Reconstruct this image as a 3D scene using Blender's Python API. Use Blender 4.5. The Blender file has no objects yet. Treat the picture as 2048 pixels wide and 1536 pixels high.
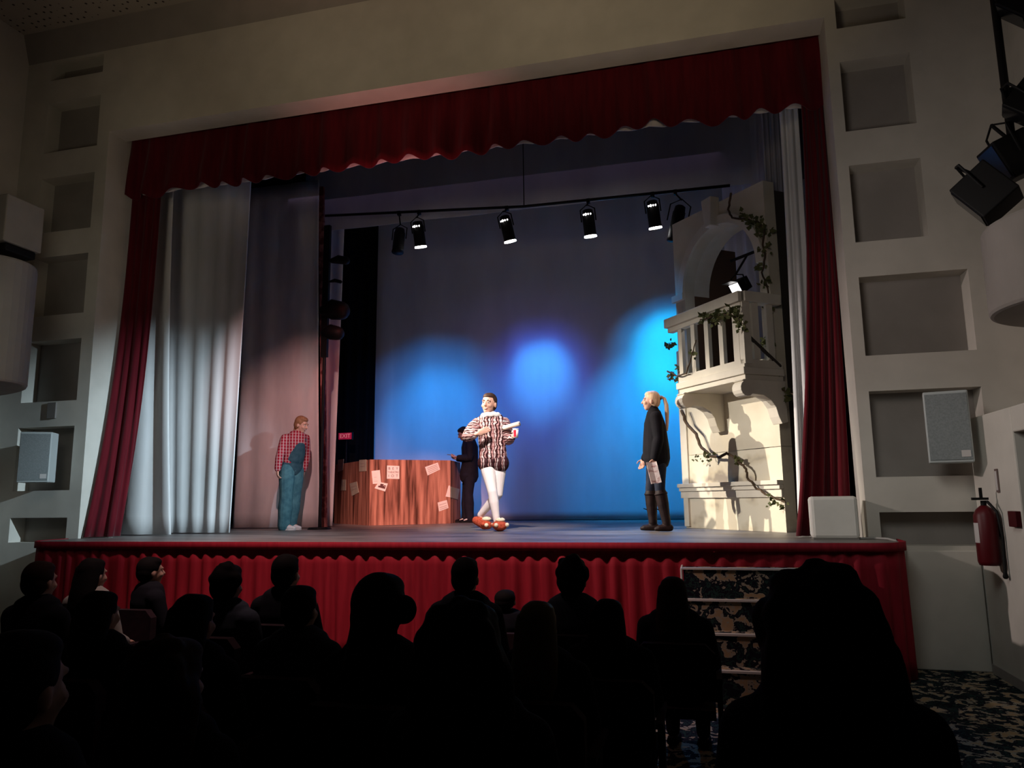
import bpy, bmesh, math, random
from mathutils import Vector, Matrix, noise
random.seed(7)
PI=math.pi; V=Vector
C=bpy.context.scene.collection
sc=bpy.context.scene
# ------------------------------------------------------------------ camera
W,H,F=2048,1536,1480.0
YAW,PITCH,ROLL=0.2490,0.1559,0.0125
CAM=V((0,-7.5,0.39))
def axes():
    f=V((-math.sin(YAW)*math.cos(PITCH),math.cos(YAW)*math.cos(PITCH),math.sin(PITCH)))
    r=V((math.cos(YAW),math.sin(YAW),0)); u=r.cross(f)
    c,s=math.cos(ROLL),math.sin(ROLL)
    return f,c*r-s*u,s*r+c*u
AF,AR,AU=axes()
cd=bpy.data.cameras.new('camera'); cam=bpy.data.objects.new('camera',cd); C.objects.link(cam)
cd.sensor_width=36; cd.lens=F/W*36; cd.clip_start=0.05
m=Matrix((AR,AU,-AF)).transposed().to_4x4(); m.translation=CAM; cam.matrix_world=m
sc.camera=cam
def ray(x,y): return AF+AR*((x-1024)/F)-AU*((y-768)/F)
def at(x,y,Y=0.0):      # point of the place seen at x,y that lies at depth plane Y
    d=ray(x,y); return CAM+d*((Y-CAM.y)/d.y)
def atz(x,y,z=0.0):
    d=ray(x,y); return CAM+d*((z-CAM.z)/d.z)
# ------------------------------------------------------------------ world, exposure, lights
sc.view_settings.view_transform='Standard'; sc.view_settings.look='None'
sc.view_settings.exposure=0.0; sc.view_settings.gamma=1.0
sc.view_settings.use_curve_mapping=False
wd=bpy.data.worlds.new('world'); sc.world=wd; wd.use_nodes=True
wd.node_tree.nodes['Background'].inputs[0].default_value=(0.5,0.45,0.42,1)
wd.node_tree.nodes['Background'].inputs[1].default_value=0.0027
def spot(name,loc,tgt,power,col,ang,blend=1.0,r=0.05):
    l=bpy.data.lights.new(name,'SPOT'); l.energy=power; l.color=col
    l.spot_size=math.radians(ang); l.spot_blend=blend; l.shadow_soft_size=r
    o=bpy.data.objects.new(name,l); C.objects.link(o); o.location=loc
    o.rotation_euler=(V(tgt)-V(loc)).to_track_quat('-Z','Y').to_euler()
    return o
def area(name,loc,tgt,power,col,sx,sy):
    l=bpy.data.lights.new(name,'AREA'); l.energy=power; l.color=col; l.shape='RECTANGLE'; l.size=sx; l.size_y=sy
    o=bpy.data.objects.new(name,l); C.objects.link(o); o.location=loc
    o.rotation_euler=(V(tgt)-V(loc)).to_track_quat('-Z','Y').to_euler(); return o
# blue washes on the back cloth, hung behind the lamp pipe
spot('blue_wash_left',(-5.0,4.2,4.6),at(868,915,6.8),260,(0.0,0.30,1.0),76)
spot('blue_core_left',(-5.0,4.2,4.6),at(872,900,6.8),420,(0.0,0.32,1.0),50)
spot('blue_wash_centre',(-3.0,4.2,4.6),at(1080,790,6.8),130,(0.05,0.12,1.0),60)
spot('blue_mid_centre',(-3.0,4.2,4.6),at(1082,770,6.8),190,(0.03,0.20,1.0),42)
spot('blue_core_centre',(-3.0,4.2,4.6),at(1085,755,6.8),400,(0.04,0.40,1.0),30)
spot('blue_wash_right',(-1.0,4.4,4.6),at(1350,740,6.8),230,(0.0,0.36,1.0),62)
spot('blue_core_right',(-1.0,4.4,4.6),at(1345,705,6.8),480,(0.0,0.50,1.0),38)
spot('blue_floor_right',(-1.0,4.0,4.6),at(1310,935,6.8),760,(0.0,0.36,1.0),58)
spot('violet_floor_fill',(-3.0,3.4,4.6),(-3.4,6.8,0.8),30,(0.30,0.16,1.0),110)
# lamps on the left side: warm white over the balcony set
spot('left_side_lamp',(-5.75,1.12,3.25),(0.4,1.8,0.35),2400,(1.0,0.88,0.74),32,1.0,0.025)
spot('house_left_lamp',(-7.4,-2.3,3.4),(0.5,1.8,0.55),1900,(0.98,0.92,0.84),30,1.0,0.03)
spot('left_side_spill',(-7.2,-2.0,3.4),(1.5,0,0.6),900,(1.0,0.84,0.80),34,1.0,0.1)
# lamps on the right balcony front: cool white over the left legs
spot('house_right_lamp',(2.1,-1.9,3.1),(-7.0,1.05,0.7),4000,(0.66,0.86,1.0),27,1.0,0.04)
spot('counter_pink_lamp',(-1.7,-3.3,4.4),(-4.9,4.9,0.3),4600,(1.0,0.50,0.42),20,1.0,0.04)
spot('left_pink_lamp',(-2.9,-3.4,4.5),(-5.9,3.0,1.3),1000,(1.0,0.56,0.54),28,1.0,0.04)
# lamp on the striped performer and one on the blonde performer
spot('follow_lamp',(-1.8,-3.4,5.6),(-2.72,1.95,1.0),3200,(1.0,0.88,0.84),20,0.9,0.05)
spot('blonde_lamp',(-1.2,-3.2,5.6),(-0.7,1.7,1.5),420,(1.0,0.66,0.60),14,0.9,0.05)
# red battens
spot('red_wash_skirt',(-3.0,-3.4,5.9),(-3.0,-0.7,-0.4),1700,(1.0,0.66,0.62),64,1.0,0.1)
spot('red_wash_leg',(-4.2,1.6,3.6),(-4.9,3.0,2.4),60,(1.0,0.16,0.14),80,1.0,0.1)
spot('red_valance_lamp',(-3.4,.05,2.5),(-3.4,0.40,4.6),62,(1.0,0.30,0.30),70,1.0,0.1)
# added warm spots, in place of stage bounce on the header
for x_,e_ in ((-5.4,38),(-2.9,66),(-0.2,80)):
    spot('header_bounce_fill',(x_,-3.3,3.7),(x_,0,6.6),e_*1.1,(1.0,0.80,0.54),82,1.0,0.3)
spot('house_right_spill',(0.3,-3.0,2.4),(2.7,0,2.6),66,(0.98,0.88,0.82),100,1.0,0.4)  # house and aisle spill spots: added fill, no fixtures stand there
spot('house_right_low_spill',(0.9,-2.4,1.6),(2.1,0,-0.4),34,(0.92,0.98,0.95),80,1.0,0.4)
spot('aisle_spill',(2.1,-3.2,3.0),(2.5,-2.9,-1.1),80,(0.95,0.95,0.85),44,1.0,0.3)
spot('house_left_spill',(-5.9,-3.0,2.4),(-8.0,0,1.4),26,(0.95,0.92,0.80),95,1.0,0.4)
spot('house_left_high_spill',(-5.6,-2.6,3.2),(-7.5,0,4.3),22,(1.0,0.88,0.66),70,1.0,0.3)
spot('blue_stage_spill',(-0.9,3.3,4.7),(-0.9,1.2,0),600,(0.02,0.34,1.0),60,1.0,0.1)
area('stage_top_spill',(-3.0,3.6,5.6),(-3.0,5.2,0),2,(0.66,0.45,0.80),7,1.5)
# ------------------------------------------------------------------ helpers
def tag(o,label=None,cat=None,group=None,kind=None):
    if label: o['label']=label
    if cat: o['category']=cat
    if group: o['group']=group
    if kind: o['kind']=kind
    return o
def empty(name,loc=(0,0,0),rz=0,**k):
    o=bpy.data.objects.new(name,None); C.objects.link(o); o.location=loc; o.rotation_euler=(0,0,rz)
    o.empty_display_size=.1
    return tag(o,**k)
def mat(name,col,rough=.7,spec=.2,emit=None,es=1.0,metal=0.0):
    m=bpy.data.materials.new(name); m.use_nodes=True; b=m.node_tree.nodes['Principled BSDF']
    b.inputs['Base Color'].default_value=(*col,1); b.inputs['Roughness'].default_value=rough
    b.inputs['Specular IOR Level'].default_value=spec; b.inputs['Metallic'].default_value=metal
    if emit: b.inputs['Emission Color'].default_value=(*emit,1); b.inputs['Emission Strength'].default_value=es
    return m
class NT:
    def __init__(s,m): s.m=m; s.t=m.node_tree; s.b=s.t.nodes['Principled BSDF']
    def n(s,ty,**k):
        x=s.t.nodes.new(ty)
        for a,v in k.items(): setattr(x,a,v)
        return x
    def l(s,a,b): s.t.links.new(a,b)
def noisy(name,c1,c2,scale=(4,4,4),rough=.75,bump=.0,detail=4,lo=.35,hi=.65,spec=.2,extra=None):
    m=mat(name,c1,rough,spec); t=NT(m)
    tc=t.n('ShaderNodeTexCoord'); mp=t.n('ShaderNodeMapping'); mp.inputs['Scale'].default_value=scale
    nz=t.n('ShaderNodeTexNoise'); nz.inputs['Scale'].default_value=1; nz.inputs['Detail'].default_value=detail
    cr=t.n('ShaderNodeValToRGB'); e=cr.color_ramp.elements
    e[0].position=lo; e[0].color=(*c1,1); e[1].position=hi; e[1].color=(*c2,1)
    t.l(tc.outputs['Object'],mp.inputs['Vector']); t.l(mp.outputs[0],nz.inputs['Vector']); t.l(nz.outputs[0],cr.inputs[0])
    t.l(cr.outputs[0],t.b.inputs['Base Color'])
    if bump:
        bp=t.n('ShaderNodeBump'); bp.inputs['Strength'].default_value=bump; bp.inputs['Distance'].default_value=.01
        t.l(nz.outputs[0],bp.inputs['Height']); t.l(bp.outputs[0],t.b.inputs['Normal'])
    if extra:
        for p,c in extra:
            k=e.new(p); k.color=(*c,1)
    return m
class MB:
    def __init__(s): s.bm=bmesh.new()
    def vf(s,vs,fs):
        v=[s.bm.verts.new(p) for p in vs]
        for f in fs:
            try: s.bm.faces.new([v[i] for i in f])
            except ValueError: pass
        return v
    def box(s,c,d,M=None):
        hx,hy,hz=d[0]/2,d[1]/2,d[2]/2; c=V(c)
        vs=[]
        for z in(-hz,hz):
            for x,y in((-hx,-hy),(hx,-hy),(hx,hy),(-hx,hy)):
                p=V((x,y,z)); p=(M@p if M else p)+c; vs.append(p)
        s.vf(vs,[(3,2,1,0),(4,5,6,7),(0,1,5,4),(1,2,6,5),(2,3,7,6),(3,0,4,7)]); return s
    def b2(s,x0,x1,y0,y1,z0,z1): return s.box(((x0+x1)/2,(y0+y1)/2,(z0+z1)/2),(abs(x1-x0),abs(y1-y0),abs(z1-z0)))
    def tube(s,pts,rad,seg=12,ref=V((1,0,0)),cap=True,dome=True):
        pts=[V(p) for p in pts]; rad=[(r,r) if not isinstance(r,(tuple,list)) else r for r in rad]
        if dome:
            t0=(pts[0]-pts[1]).normalized(); t1=(pts[-1]-pts[-2]).normalized()
            r0=min(rad[0]);r1=min(rad[-1])
            pts=[pts[0]+t0*r0*.85,pts[0]+t0*r0*.5]+pts+[pts[-1]+t1*r1*.5,pts[-1]+t1*r1*.85]
            k=lambda r,f:(r[0]*f,r[1]*f)
            rad=[k(rad[0],.45),k(rad[0],.84)]+rad+[k(rad[-1],.84),k(rad[-1],.45)]
        rings=[]
        for i,p in enumerate(pts):
            t=(pts[min(i+1,len(pts)-1)]-pts[max(i-1,0)])
            if t.length<1e-9: t=V((0,0,1))
            t.normalize(); r=V(ref)
            if abs(r.dot(t))>.93: r=V((0,1,0)) if abs(t.y)<.9 else V((0,0,1))
            u=(r-t*r.dot(t)).normalized(); v=t.cross(u)
            rings.append([s.bm.verts.new(p+u*(rad[i][0]*math.cos(a))+v*(rad[i][1]*math.sin(a))) for a in [2*PI*k/seg for k in range(seg)]])
        for a,b in zip(rings,rings[1:]):
            for k in range(seg): s.bm.faces.new((a[k],a[(k+1)%seg],b[(k+1)%seg],b[k]))
        if cap:
            s.bm.faces.new(rings[0][::-1]); s.bm.faces.new(rings[-1])
        return s
    def cyl(s,p0,p1,r0,r1=None,seg=20): return s.tube([p0,p1],[r0,r1 if r1 is not None else r0],seg,dome=False)
    def ell(s,c,r,M=None,seg=20,rings=12):
        c=V(c); R=[]
        top=V((0,0,r[2]));bot=V((0,0,-r[2]))
        f=lambda p:(M@p if M else p)+c
        vt=s.bm.verts.new(f(top)); vb=s.bm.verts.new(f(bot))
        for i in range(1,rings):
            a=PI*i/rings
            R.append([s.bm.verts.new(f(V((r[0]*math.sin(a)*math.cos(b),r[1]*math.sin(a)*math.sin(b),r[2]*math.cos(a))))) for b in [2*PI*k/seg for k in range(seg)]])
        for k in range(seg):
            s.bm.faces.new((vt,R[0][k],R[0][(k+1)%seg])); s.bm.faces.new((vb,R[-1][(k+1)%seg],R[-1][k]))
        for a,b in zip(R,R[1:]):
            for k in range(seg): s.bm.faces.new((a[k],b[k],b[(k+1)%seg],a[(k+1)%seg]))
        return s
    def prism(s,poly,f0,f1):   # poly 2D points; f0,f1 map 2D -> 3D for the two ends
        n=len(poly); a=[s.bm.verts.new(f0(p)) for p in poly]; b=[s.bm.verts.new(f1(p)) for p in poly]
        s.bm.faces.new(a); s.bm.faces.new(b[::-1])
        for i in range(n): s.bm.faces.new((a[i],b[i],b[(i+1)%n],a[(i+1)%n]))
        return s
    def mesh(s,name):
        bmesh.ops.recalc_face_normals(s.bm,faces=s.bm.faces)
        me=bpy.data.meshes.new(name); s.bm.to_mesh(me); s.bm.free(); return me
    def build(s,name,mt,parent=None,smooth=False,bevel=0,label=None):
        me=s.mesh(name); me.materials.append(mt)
        if smooth:
            for p in me.polygons: p.use_smooth=True
        o=bpy.data.objects.new(name,me); C.objects.link(o)
        if parent: o.parent=parent
        if bevel:
            b=o.modifiers.new('b','BEVEL'); b.width=bevel; b.segments=2; b.limit_method='ANGLE'
        if label: o['label']=label
        return o
    def blob(s,name,mt,parent=None,voxel=.008,it=4,fac=.5,label=None):
        me=s.mesh(name); t=bpy.data.objects.new('t',me); C.objects.link(t)
        r=t.modifiers.new('r','REMESH'); r.mode='VOXEL'; r.voxel_size=voxel
        if it:
            q=t.modifiers.new('s','SMOOTH'); q.iterations=it; q.factor=fac
        dg=bpy.context.evaluated_depsgraph_get(); nm=bpy.data.meshes.new_from_object(t.evaluated_get(dg))
        bpy.data.objects.remove(t); bpy.data.meshes.remove(me)
        nm.name=name; nm.materials.clear(); nm.materials.append(mt)
        for p in nm.polygons: p.use_smooth=True
        o=bpy.data.objects.new(name,nm); C.objects.link(o)
        if parent: o.parent=parent
        if label: o['label']=label
        return o
def copy_tree(o,parent=None):
    c=o.copy(); C.objects.link(c)
    c.parent=parent
    for ch in list(o.children): copy_tree(ch,c)
    return c
def poly_at(pts,s):
    L=[(pts[i+1]-pts[i]).length for i in range(len(pts)-1)]; T=sum(L); d=s*T
    for i,l in enumerate(L):
        if d<=l or i==len(L)-1:
            t=(pts[i+1]-pts[i]).normalized(); return pts[i]+t*d,t
        d-=l
def drape(name,mt,top,bot,z1,z0,folds=10,amp=.05,hem=0.0,seed=0,parent=None,nz=24,curve=1.0,hemphase=0,ragged=0,gather=.6,sol=.012,density=14,fine=.25):
    top=[V((p[0],p[1])) for p in top]; bot=[V((p[0],p[1])) for p in bot]
    n=max(24,int(folds*density)); bm=bmesh.new(); g=[]
    for i in range(n+1):
        s=i/n; a,ta=poly_at(top,s); b,tb=poly_at(bot,s)
        ph=2*PI*folds*s+1.3*noise.noise(V((s*folds*.45,seed,0)))*2.4
        am=amp*(.55+.9*abs(noise.noise(V((s*folds*.7,seed+9,3)))+.35))
        row=[]
        for j in range(nz+1):
            t=j/nz; k=t**curve
            p=a.lerp(b,k); tt=ta.lerp(tb,k).normalized(); nr=V((tt.y,-tt.x))
            w=math.sin(ph+.5*noise.noise(V((s*folds*.3,t*1.5,seed+5))))
            w=math.copysign(abs(w)**.8,w)
            f=(gather+(1-gather)*t)
            p=p+nr*(am*w*f+amp*fine*noise.noise(V((s*folds*2.2,t*1.2,seed+20))))
            zb=z0+hem*math.sin(ph+hemphase)+ragged*noise.noise(V((s*folds*.5,seed,7)))
            row.append(bm.verts.new((p.x,p.y,z1+(zb-z1)*t)))
        g.append(row)
    for i in range(n):
        for j in range(nz): bm.faces.new((g[i][j],g[i][j+1],g[i+1][j+1],g[i+1][j]))
    me=bpy.data.meshes.new(name); bm.to_mesh(me); bm.free(); me.materials.append(mt)
    for p in me.polygons: p.use_smooth=True
    o=bpy.data.objects.new(name,me); C.objects.link(o)
    if parent: o.parent=parent
    if sol:
        q=o.modifiers.new('s','SOLIDIFY'); q.thickness=sol; q.offset=0
    return o
# ------------------------------------------------------------------ materials
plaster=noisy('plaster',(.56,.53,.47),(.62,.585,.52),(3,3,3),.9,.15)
plaster_in=noisy('shaded_plaster',(.30,.275,.25),(.34,.31,.285),(3,3,3),.92,.15)  # darker plaster copy; shade of niches, cornice and balconies is in its colour
ceil_m=mat('acoustic_ceiling',(.42,.38,.32),.95); t=NT(ceil_m)
tc=t.n('ShaderNodeTexCoord'); vo=t.n('ShaderNodeTexVoronoi'); vo.inputs['Scale'].default_value=9; vo.inputs['Randomness'].default_value=.35
cr=t.n('ShaderNodeValToRGB'); cr.color_ramp.elements[0].position=.13; cr.color_ramp.elements[0].color=(.06,.05,.04,1); cr.color_ramp.elements[1].position=.17; cr.color_ramp.elements[1].color=(.42,.38,.32,1)
t.l(tc.outputs['Object'],vo.inputs['Vector']); t.l(vo.outputs['Distance'],cr.inputs[0]); t.l(cr.outputs[0],t.b.inputs['Base Color'])
red=noisy('red_velvet',(.085,.002,.007),(.12,.004,.010),(20,20,2),.8,.1,spec=.15); red.node_tree.nodes['Principled BSDF'].inputs['Sheen Weight'].default_value=.12
skirtred=noisy('skirt_red',(.22,.006,.016),(.28,.010,.022),(20,20,2),.75,.1)
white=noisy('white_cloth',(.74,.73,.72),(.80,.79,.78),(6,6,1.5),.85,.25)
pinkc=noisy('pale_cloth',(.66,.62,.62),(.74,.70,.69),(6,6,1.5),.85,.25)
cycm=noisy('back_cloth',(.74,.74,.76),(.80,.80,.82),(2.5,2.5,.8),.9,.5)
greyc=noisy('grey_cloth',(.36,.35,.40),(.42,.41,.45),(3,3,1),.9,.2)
black=mat('black_masking',(.006,.006,.007),.95,.0)
blackmetal=mat('black_metal',(.006,.0055,.0055),.55,.18)
stage_m=noisy('stage_boards',(.10,.09,.085),(.30,.27,.25),(.9,2.2,1),.42,.12,detail=8,lo=.35,hi=.72,spec=.35)
setm=noisy('painted_stucco',(.60,.54,.42),(.70,.64,.51),(2.2,2.2,2.2),.85,.3,detail=5,extra=[(.30,(.50,.44,.34))])
setbase=noisy('painted_stucco_base',(.62,.55,.41),(.72,.66,.52),(2.0,2.0,2.6),.85,.2,detail=3,lo=.42,hi=.50,extra=[(.36,(.36,.31,.25))])
settrim=noisy('painted_trim',(.66,.61,.51),(.72,.67,.56),(5,5,5),.8,.1)
setdark=mat('set_backing',(.13,.075,.045),.9)
frame_d=mat('dark_timber',(.05,.042,.036),.9)
vine_m=noisy('vine_bark',(.05,.032,.02),(.10,.065,.04),(20,20,20),.9)
leaf_m=noisy('leaf',(.07,.085,.03),(.13,.13,.05),(12,12,12),.7)
cream=noisy('cream_box',(.76,.74,.67),(.82,.80,.73),(5,5,5),.7)
grey_sp=mat('grey_cabinet',(.45,.48,.47),.7)
grille=noisy('grille',(.20,.22,.22),(.25,.27,.27),(80,80,80),.8)
redpaint=mat('red_paint',(.085,.003,.006),.45,.3)
darkred=mat('dark_red_plastic',(.06,.004,.006),.6)
labelm=mat('label_paper',(.55,.52,.50),.7)
emw=mat('lamp_glow',(1,1,1),.5,emit=(1,.97,.95),es=12)
paper=noisy('paper',(.80,.72,.66),(.86,.79,.73),(6,6,6),.85)
paperg=noisy('old_paper',(.42,.40,.30),(.50,.47,.36),(6,6,6),.85)
ink=mat('ink',(.12,.05,.045),.8)
inkf=mat('faint_ink',(.45,.33,.30),.8)
# carpet: dark ground with cream flowers
carpet=mat('flower_carpet',(.02,.02,.025),.95,.05); t=NT(carpet)
tc=t.n('ShaderNodeTexCoord'); nz=t.n('ShaderNodeTexNoise'); nz.inputs['Scale'].default_value=8; nz.inputs['Detail'].default_value=1.5; nz.inputs['Distortion'].default_value=1.2
n2=t.n('ShaderNodeTexNoise'); n2.inputs['Scale'].default_value=22; n2.inputs['Detail'].default_value=2; n2.inputs['Distortion'].default_value=2.0
ad=t.n('ShaderNodeMath',operation='MULTIPLY_ADD'); ad.inputs[1].default_value=.35
cr=t.n('ShaderNodeValToRGB'); cr.color_ramp.interpolation='CONSTANT'; e=cr.color_ramp.elements
e[0].color=(.010,.010,.016,1); e[1].position=.56; e[1].color=(.02,.045,.04,1)
for p,c in((.61,(.012,.012,.018)),(.72,(.30,.27,.21)),(.79,(.34,.24,.14))):
    k=e.new(p); k.color=(*c,1)
t.l(tc.outputs['Object'],nz.inputs['Vector']); t.l(tc.outputs['Object'],n2.inputs['Vector']); t.l(n2.outputs[0],ad.inputs[0]); t.l(nz.outputs[0],ad.inputs[2]); t.l(ad.outputs[0],cr.inputs[0]); t.l(cr.outputs[0],t.b.inputs['Base Color'])
# wood with vertical streaks
wood=noisy('streaked_wood',(.085,.030,.018),(.50,.23,.155),(13,13,.9),.75,.4,detail=6,lo=.34,hi=.60,extra=[(.46,(.30,.125,.085)),(.75,(.62,.32,.22))])
# ------------------------------------------------------------------ the house: floor, walls, ceiling
X0,X1,ZL=-7.32,1.44,5.24; FL=-1.12; ZT=6.42; ZC2=6.8; XL,XR=-8.75,2.56; YB=-9.5
def struct(o): o['kind']='structure'; return o
struct(MB().b2(XL-.2,XR+.2,YB,.35,FL-.1,FL).build('floor',carpet))
# front wall with the opening and its niches: face at y=0, niches .22 deep
wl=MB()
def wallcol(mb,xa,xb,nx0,nx1,rows,zt=ZT,zb=FL):
    # solid strips either side, bands between niches
    mb.b2(xa,nx0,0,.3,zb,zt); mb.b2(nx1,xb,0,.3,zb,zt)
    z=zb
    for a,b in rows:
        mb.b2(nx0,nx1,0,.3,z,a); z=b
    mb.b2(nx0,nx1,0,.3,z,zt)
rowsL=[(-.05,.25),(.58,1.37),(1.69,2.48),(2.81,3.60),(3.94,4.70),(5.07,5.79),(6.12,6.38)]
wallcol(wl,XL,X0,-8.36,-7.50,rowsL)
wr=MB()
rowsRl=[(-.06,.24),(.56,1.36),(1.70,2.47)]
wr.b2(X1,1.55,0,.3,FL,ZT); wr.b2(2.49,XR+.6,0,.3,FL,2.6); wr.b2(2.19,XR+.6,0,.3,2.6,ZT)
z=FL
for a,b in rowsRl: wr.b2(1.55,2.49,0,.3,z,a); z=b
wr.b2(1.55,2.49,0,.3,z,2.6)
z=2.6
for a,b in [(2.82,3.61),(3.97,4.72),(5.09,5.42)]: wr.b2(1.55,2.19,0,.3,z,a) ; z=b
wr.b2(1.55,2.19,0,.3,z,ZT)
wl.b2(X0,X1,0,.3,ZL,ZT)
wf=MB(); 
struct(wl.build('wall_front_left',plaster)); struct(wr.build('wall_front_right',plaster))
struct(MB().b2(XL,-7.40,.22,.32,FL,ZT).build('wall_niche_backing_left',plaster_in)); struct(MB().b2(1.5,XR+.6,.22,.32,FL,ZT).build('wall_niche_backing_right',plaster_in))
# jamb returns and lintel return behind the wall
struct(MB().b2(X0-.3,X0-.001,.3,.55,-.03,ZT).build('trim_jamb_left',plaster)); struct(MB().b2(X1+.001,X1+.06,.3,.42,-.03,ZT).build('trim_jamb_right',plaster))
# cornice sloping out to the ceiling
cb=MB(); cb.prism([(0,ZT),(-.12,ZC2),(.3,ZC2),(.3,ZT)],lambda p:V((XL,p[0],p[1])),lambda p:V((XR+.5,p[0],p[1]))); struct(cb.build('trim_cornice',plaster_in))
struct(MB().b2(XL-.2,XR+.6,YB,.3,ZC2,ZC2+.1).build('ceiling',ceil_m))
struct(MB().b2(XL-.15,XL,YB,.3,FL,ZC2).build('wall_left',plaster)); struct(MB().b2(XR+.5,XR+.65,YB,.3,FL,ZC2).build('wall_right',plaster))
# lower enclosure of the right side wall with the doorway and casing
lo=MB(); XE=2.33
lo.b2(XE,XR+.5,-1.02,-.06,FL,1.06); lo.b2(XE,XR+.5,-3.2,-2.05,FL,1.06); lo.b2(XE,XR+.5,-2.05,-1.02,.86,1.06)
struct(lo.build('wall_right_lower',plaster,bevel=.012))
struct(MB().b2(XE+.09,XE+.12,-2.05,-1.02,FL,.86).build('door_1',mat('dark_door',(.035,.025,.022),.7)))
struct(MB().b2(XE-.015,XE,-1.00,-.07,FL,FL+.08).build('baseboard_right',plaster_in))
struct(MB().b2(1.62,XE,-.03,0,FL,-.10).build('trim_panel_right',plaster,bevel=.008))
struct(MB().b2(1.66,1.72,-.10,-.0,FL,-.02).build('trim_post_right',plaster))
# balcony fronts
def drum(name,cx,cy,rx,ry,z0,z1,mt,sg):
    mb=MB(); n=32
    poly=[(cx+sg*rx*math.cos(-PI/2+PI*k/n),cy+ry*math.sin(-PI/2+PI*k/n)) for k in range(n+1)]
    mb.prism(poly,lambda p:V((p[0],p[1],z0)),lambda p:V((p[0],p[1],z1)))
    o=mb.build(name,mt,bevel=.03); return o
d=empty('side_balcony',(XR+.47,-1.45,0),label='rounded plaster balcony on the right side wall under the spotlights',cat='balcony')
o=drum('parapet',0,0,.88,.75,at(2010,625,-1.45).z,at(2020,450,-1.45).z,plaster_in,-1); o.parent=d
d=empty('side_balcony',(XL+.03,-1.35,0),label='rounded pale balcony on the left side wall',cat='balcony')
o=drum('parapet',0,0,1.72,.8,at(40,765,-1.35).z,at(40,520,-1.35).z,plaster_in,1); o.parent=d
# ------------------------------------------------------------------ stage
YE=-.65
st=MB(); xs0,xs1=-7.02,1.47; r=.28
pl=[(X0-.02,8.6),(X0-.02,-.02)]
def arcp(cx,cy,r,a0,a1,n=8): return [(cx+r*math.cos(a0+(a1-a0)*k/n),cy+r*math.sin(a0+(a1-a0)*k/n)) for k in range(n+1)]
out=[(-7.36,-.01)]+arcp(-7.36+r,YE+r,r,PI,1.5*PI)+arcp(1.60-r,YE+r,r,1.5*PI,2*PI)+[(1.60,-.01),(1.43,-.01),(1.43,8.6),(-7.31,8.6),(-7.31,-.01)]
st.prism(out,lambda p:V((p[0],p[1],-.03)),lambda p:V((p[0],p[1],0)))
struct(st.build('floor_stage',stage_m))
ext=MB().b2(-8.9,-7.31,.56,8.6,-.03,-.0005); ext.b2(1.43,3.5,.43,8.6,-.03,-.0005); struct(ext.build('floor_stage_wing',stage_m))
body=MB(); inn=[(p[0]+(.05 if p[0]<0 else -.05),p[1]+.05) for p in out[:20]]
body.prism([(-7.3,-.02),(-7.28,YE+.3),(-7.05,YE+.06),(1.3,YE+.06),(1.53,YE+.3),(1.55,-.02)],lambda p:V((p[0],p[1],FL)),lambda p:V((p[0],p[1],-.03)))
struct(body.build('wall_stage_front',black))
line=[(-7.40,-.03)]+arcp(-7.38+r,YE+r-.01,r,PI,1.5*PI,6)+arcp(1.62-r,YE+r-.01,r,1.5*PI,2*PI,6)+[(1.64,-.03)]
sk=drape('stage_skirt',skirtred,line,line,-.035,FL+.01,64,.036,nz=6,seed=3,gather=.22,density=10)
tag(sk,'pleated red cloth skirt hanging from the front edge of the stage','curtain')
line2=[(p[0]+(-.03 if p[0]<-3 else .03)*(1 if i_ in(0,1,2,len(line)-1,len(line)-2,len(line)-3) else 0),p[1]-(.035 if 2<i_<len(line)-3 else 0)) for i_,p in enumerate(line)]
bn=drape('stage_edge_band',skirtred,line2,line2,.004,-.07,3,.001,nz=2,seed=3,sol=.014,density=60,fine=0); tag(bn,'flat dark red band along the top edge of the stage front','trim')
# stage house (black walls behind)
struct(MB().b2(-9.0,-8.9,.3,8.7,-.03,7.5).build('wall_stage_left',black)); struct(MB().b2(3.5,3.6,.3,8.7,-.03,7.5).build('wall_stage_right',black))
struct(MB().b2(-9,3.6,8.6,8.7,-.03,7.5).build('wall_stage_back',black)); struct(MB().b2(-9,3.6,.3,8.7,7.5,7.6).build('ceiling_stage',black))
struct(MB().b2(-9,-7.62,.3,.35,-.03,7.5).b2(1.5,3.6,.3,.35,-.03,7.5).b2(-7.62,1.5,.3,.34,5.5,7.5).build('wall_stage_front_inner',black))
# ------------------------------------------------------------------ curtains
def P2(x,y,Y): p=at(x,y,Y); return (p.x,p.y)
va=drape('valance',red,[(-7.31,.40),(1.43,.40)],[(-7.38,.38),(1.47,.38)],5.48,4.49,24,.05,hem=.03,seed=1,hemphase=.9,ragged=.07,gather=.5,nz=10)
tag(va,'dark red velvet valance hanging across the top of the stage opening','curtain')
ln=drape('valance_lining',pinkc,[(-7.2,.46),(1.38,.46)],[(-7.2,.47),(1.40,.47)],5.4,4.535,24,.035,hem=.02,seed=1,hemphase=2.6,gather=.5,nz=10); ln.parent=va; ln['label']='pale lining edge showing under the valance'
rl=drape('red_side_curtain',red,[(-7.26,.42),(-6.89,.50)],[(-7.28,.04),(-7.22,.14),(-7.05,.25),P2(243,1065,.42)],5.4,.012,4,.022,seed=4,curve=2.8)
tag(rl,'dark red velvet side curtain flaring out at the left of the stage','curtain')
rr=drape('red_side_curtain',red,[P2(1606,230,.48),P2(1652,230,.46)],[P2(1592,1065,.30),P2(1650,1065,.42),P2(1703,1065,.38)],5.4,.012,5,.03,seed=5,curve=2.2)
tag(rr,'dark red velvet side curtain behind the cream box at the right of the stage','curtain')
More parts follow.
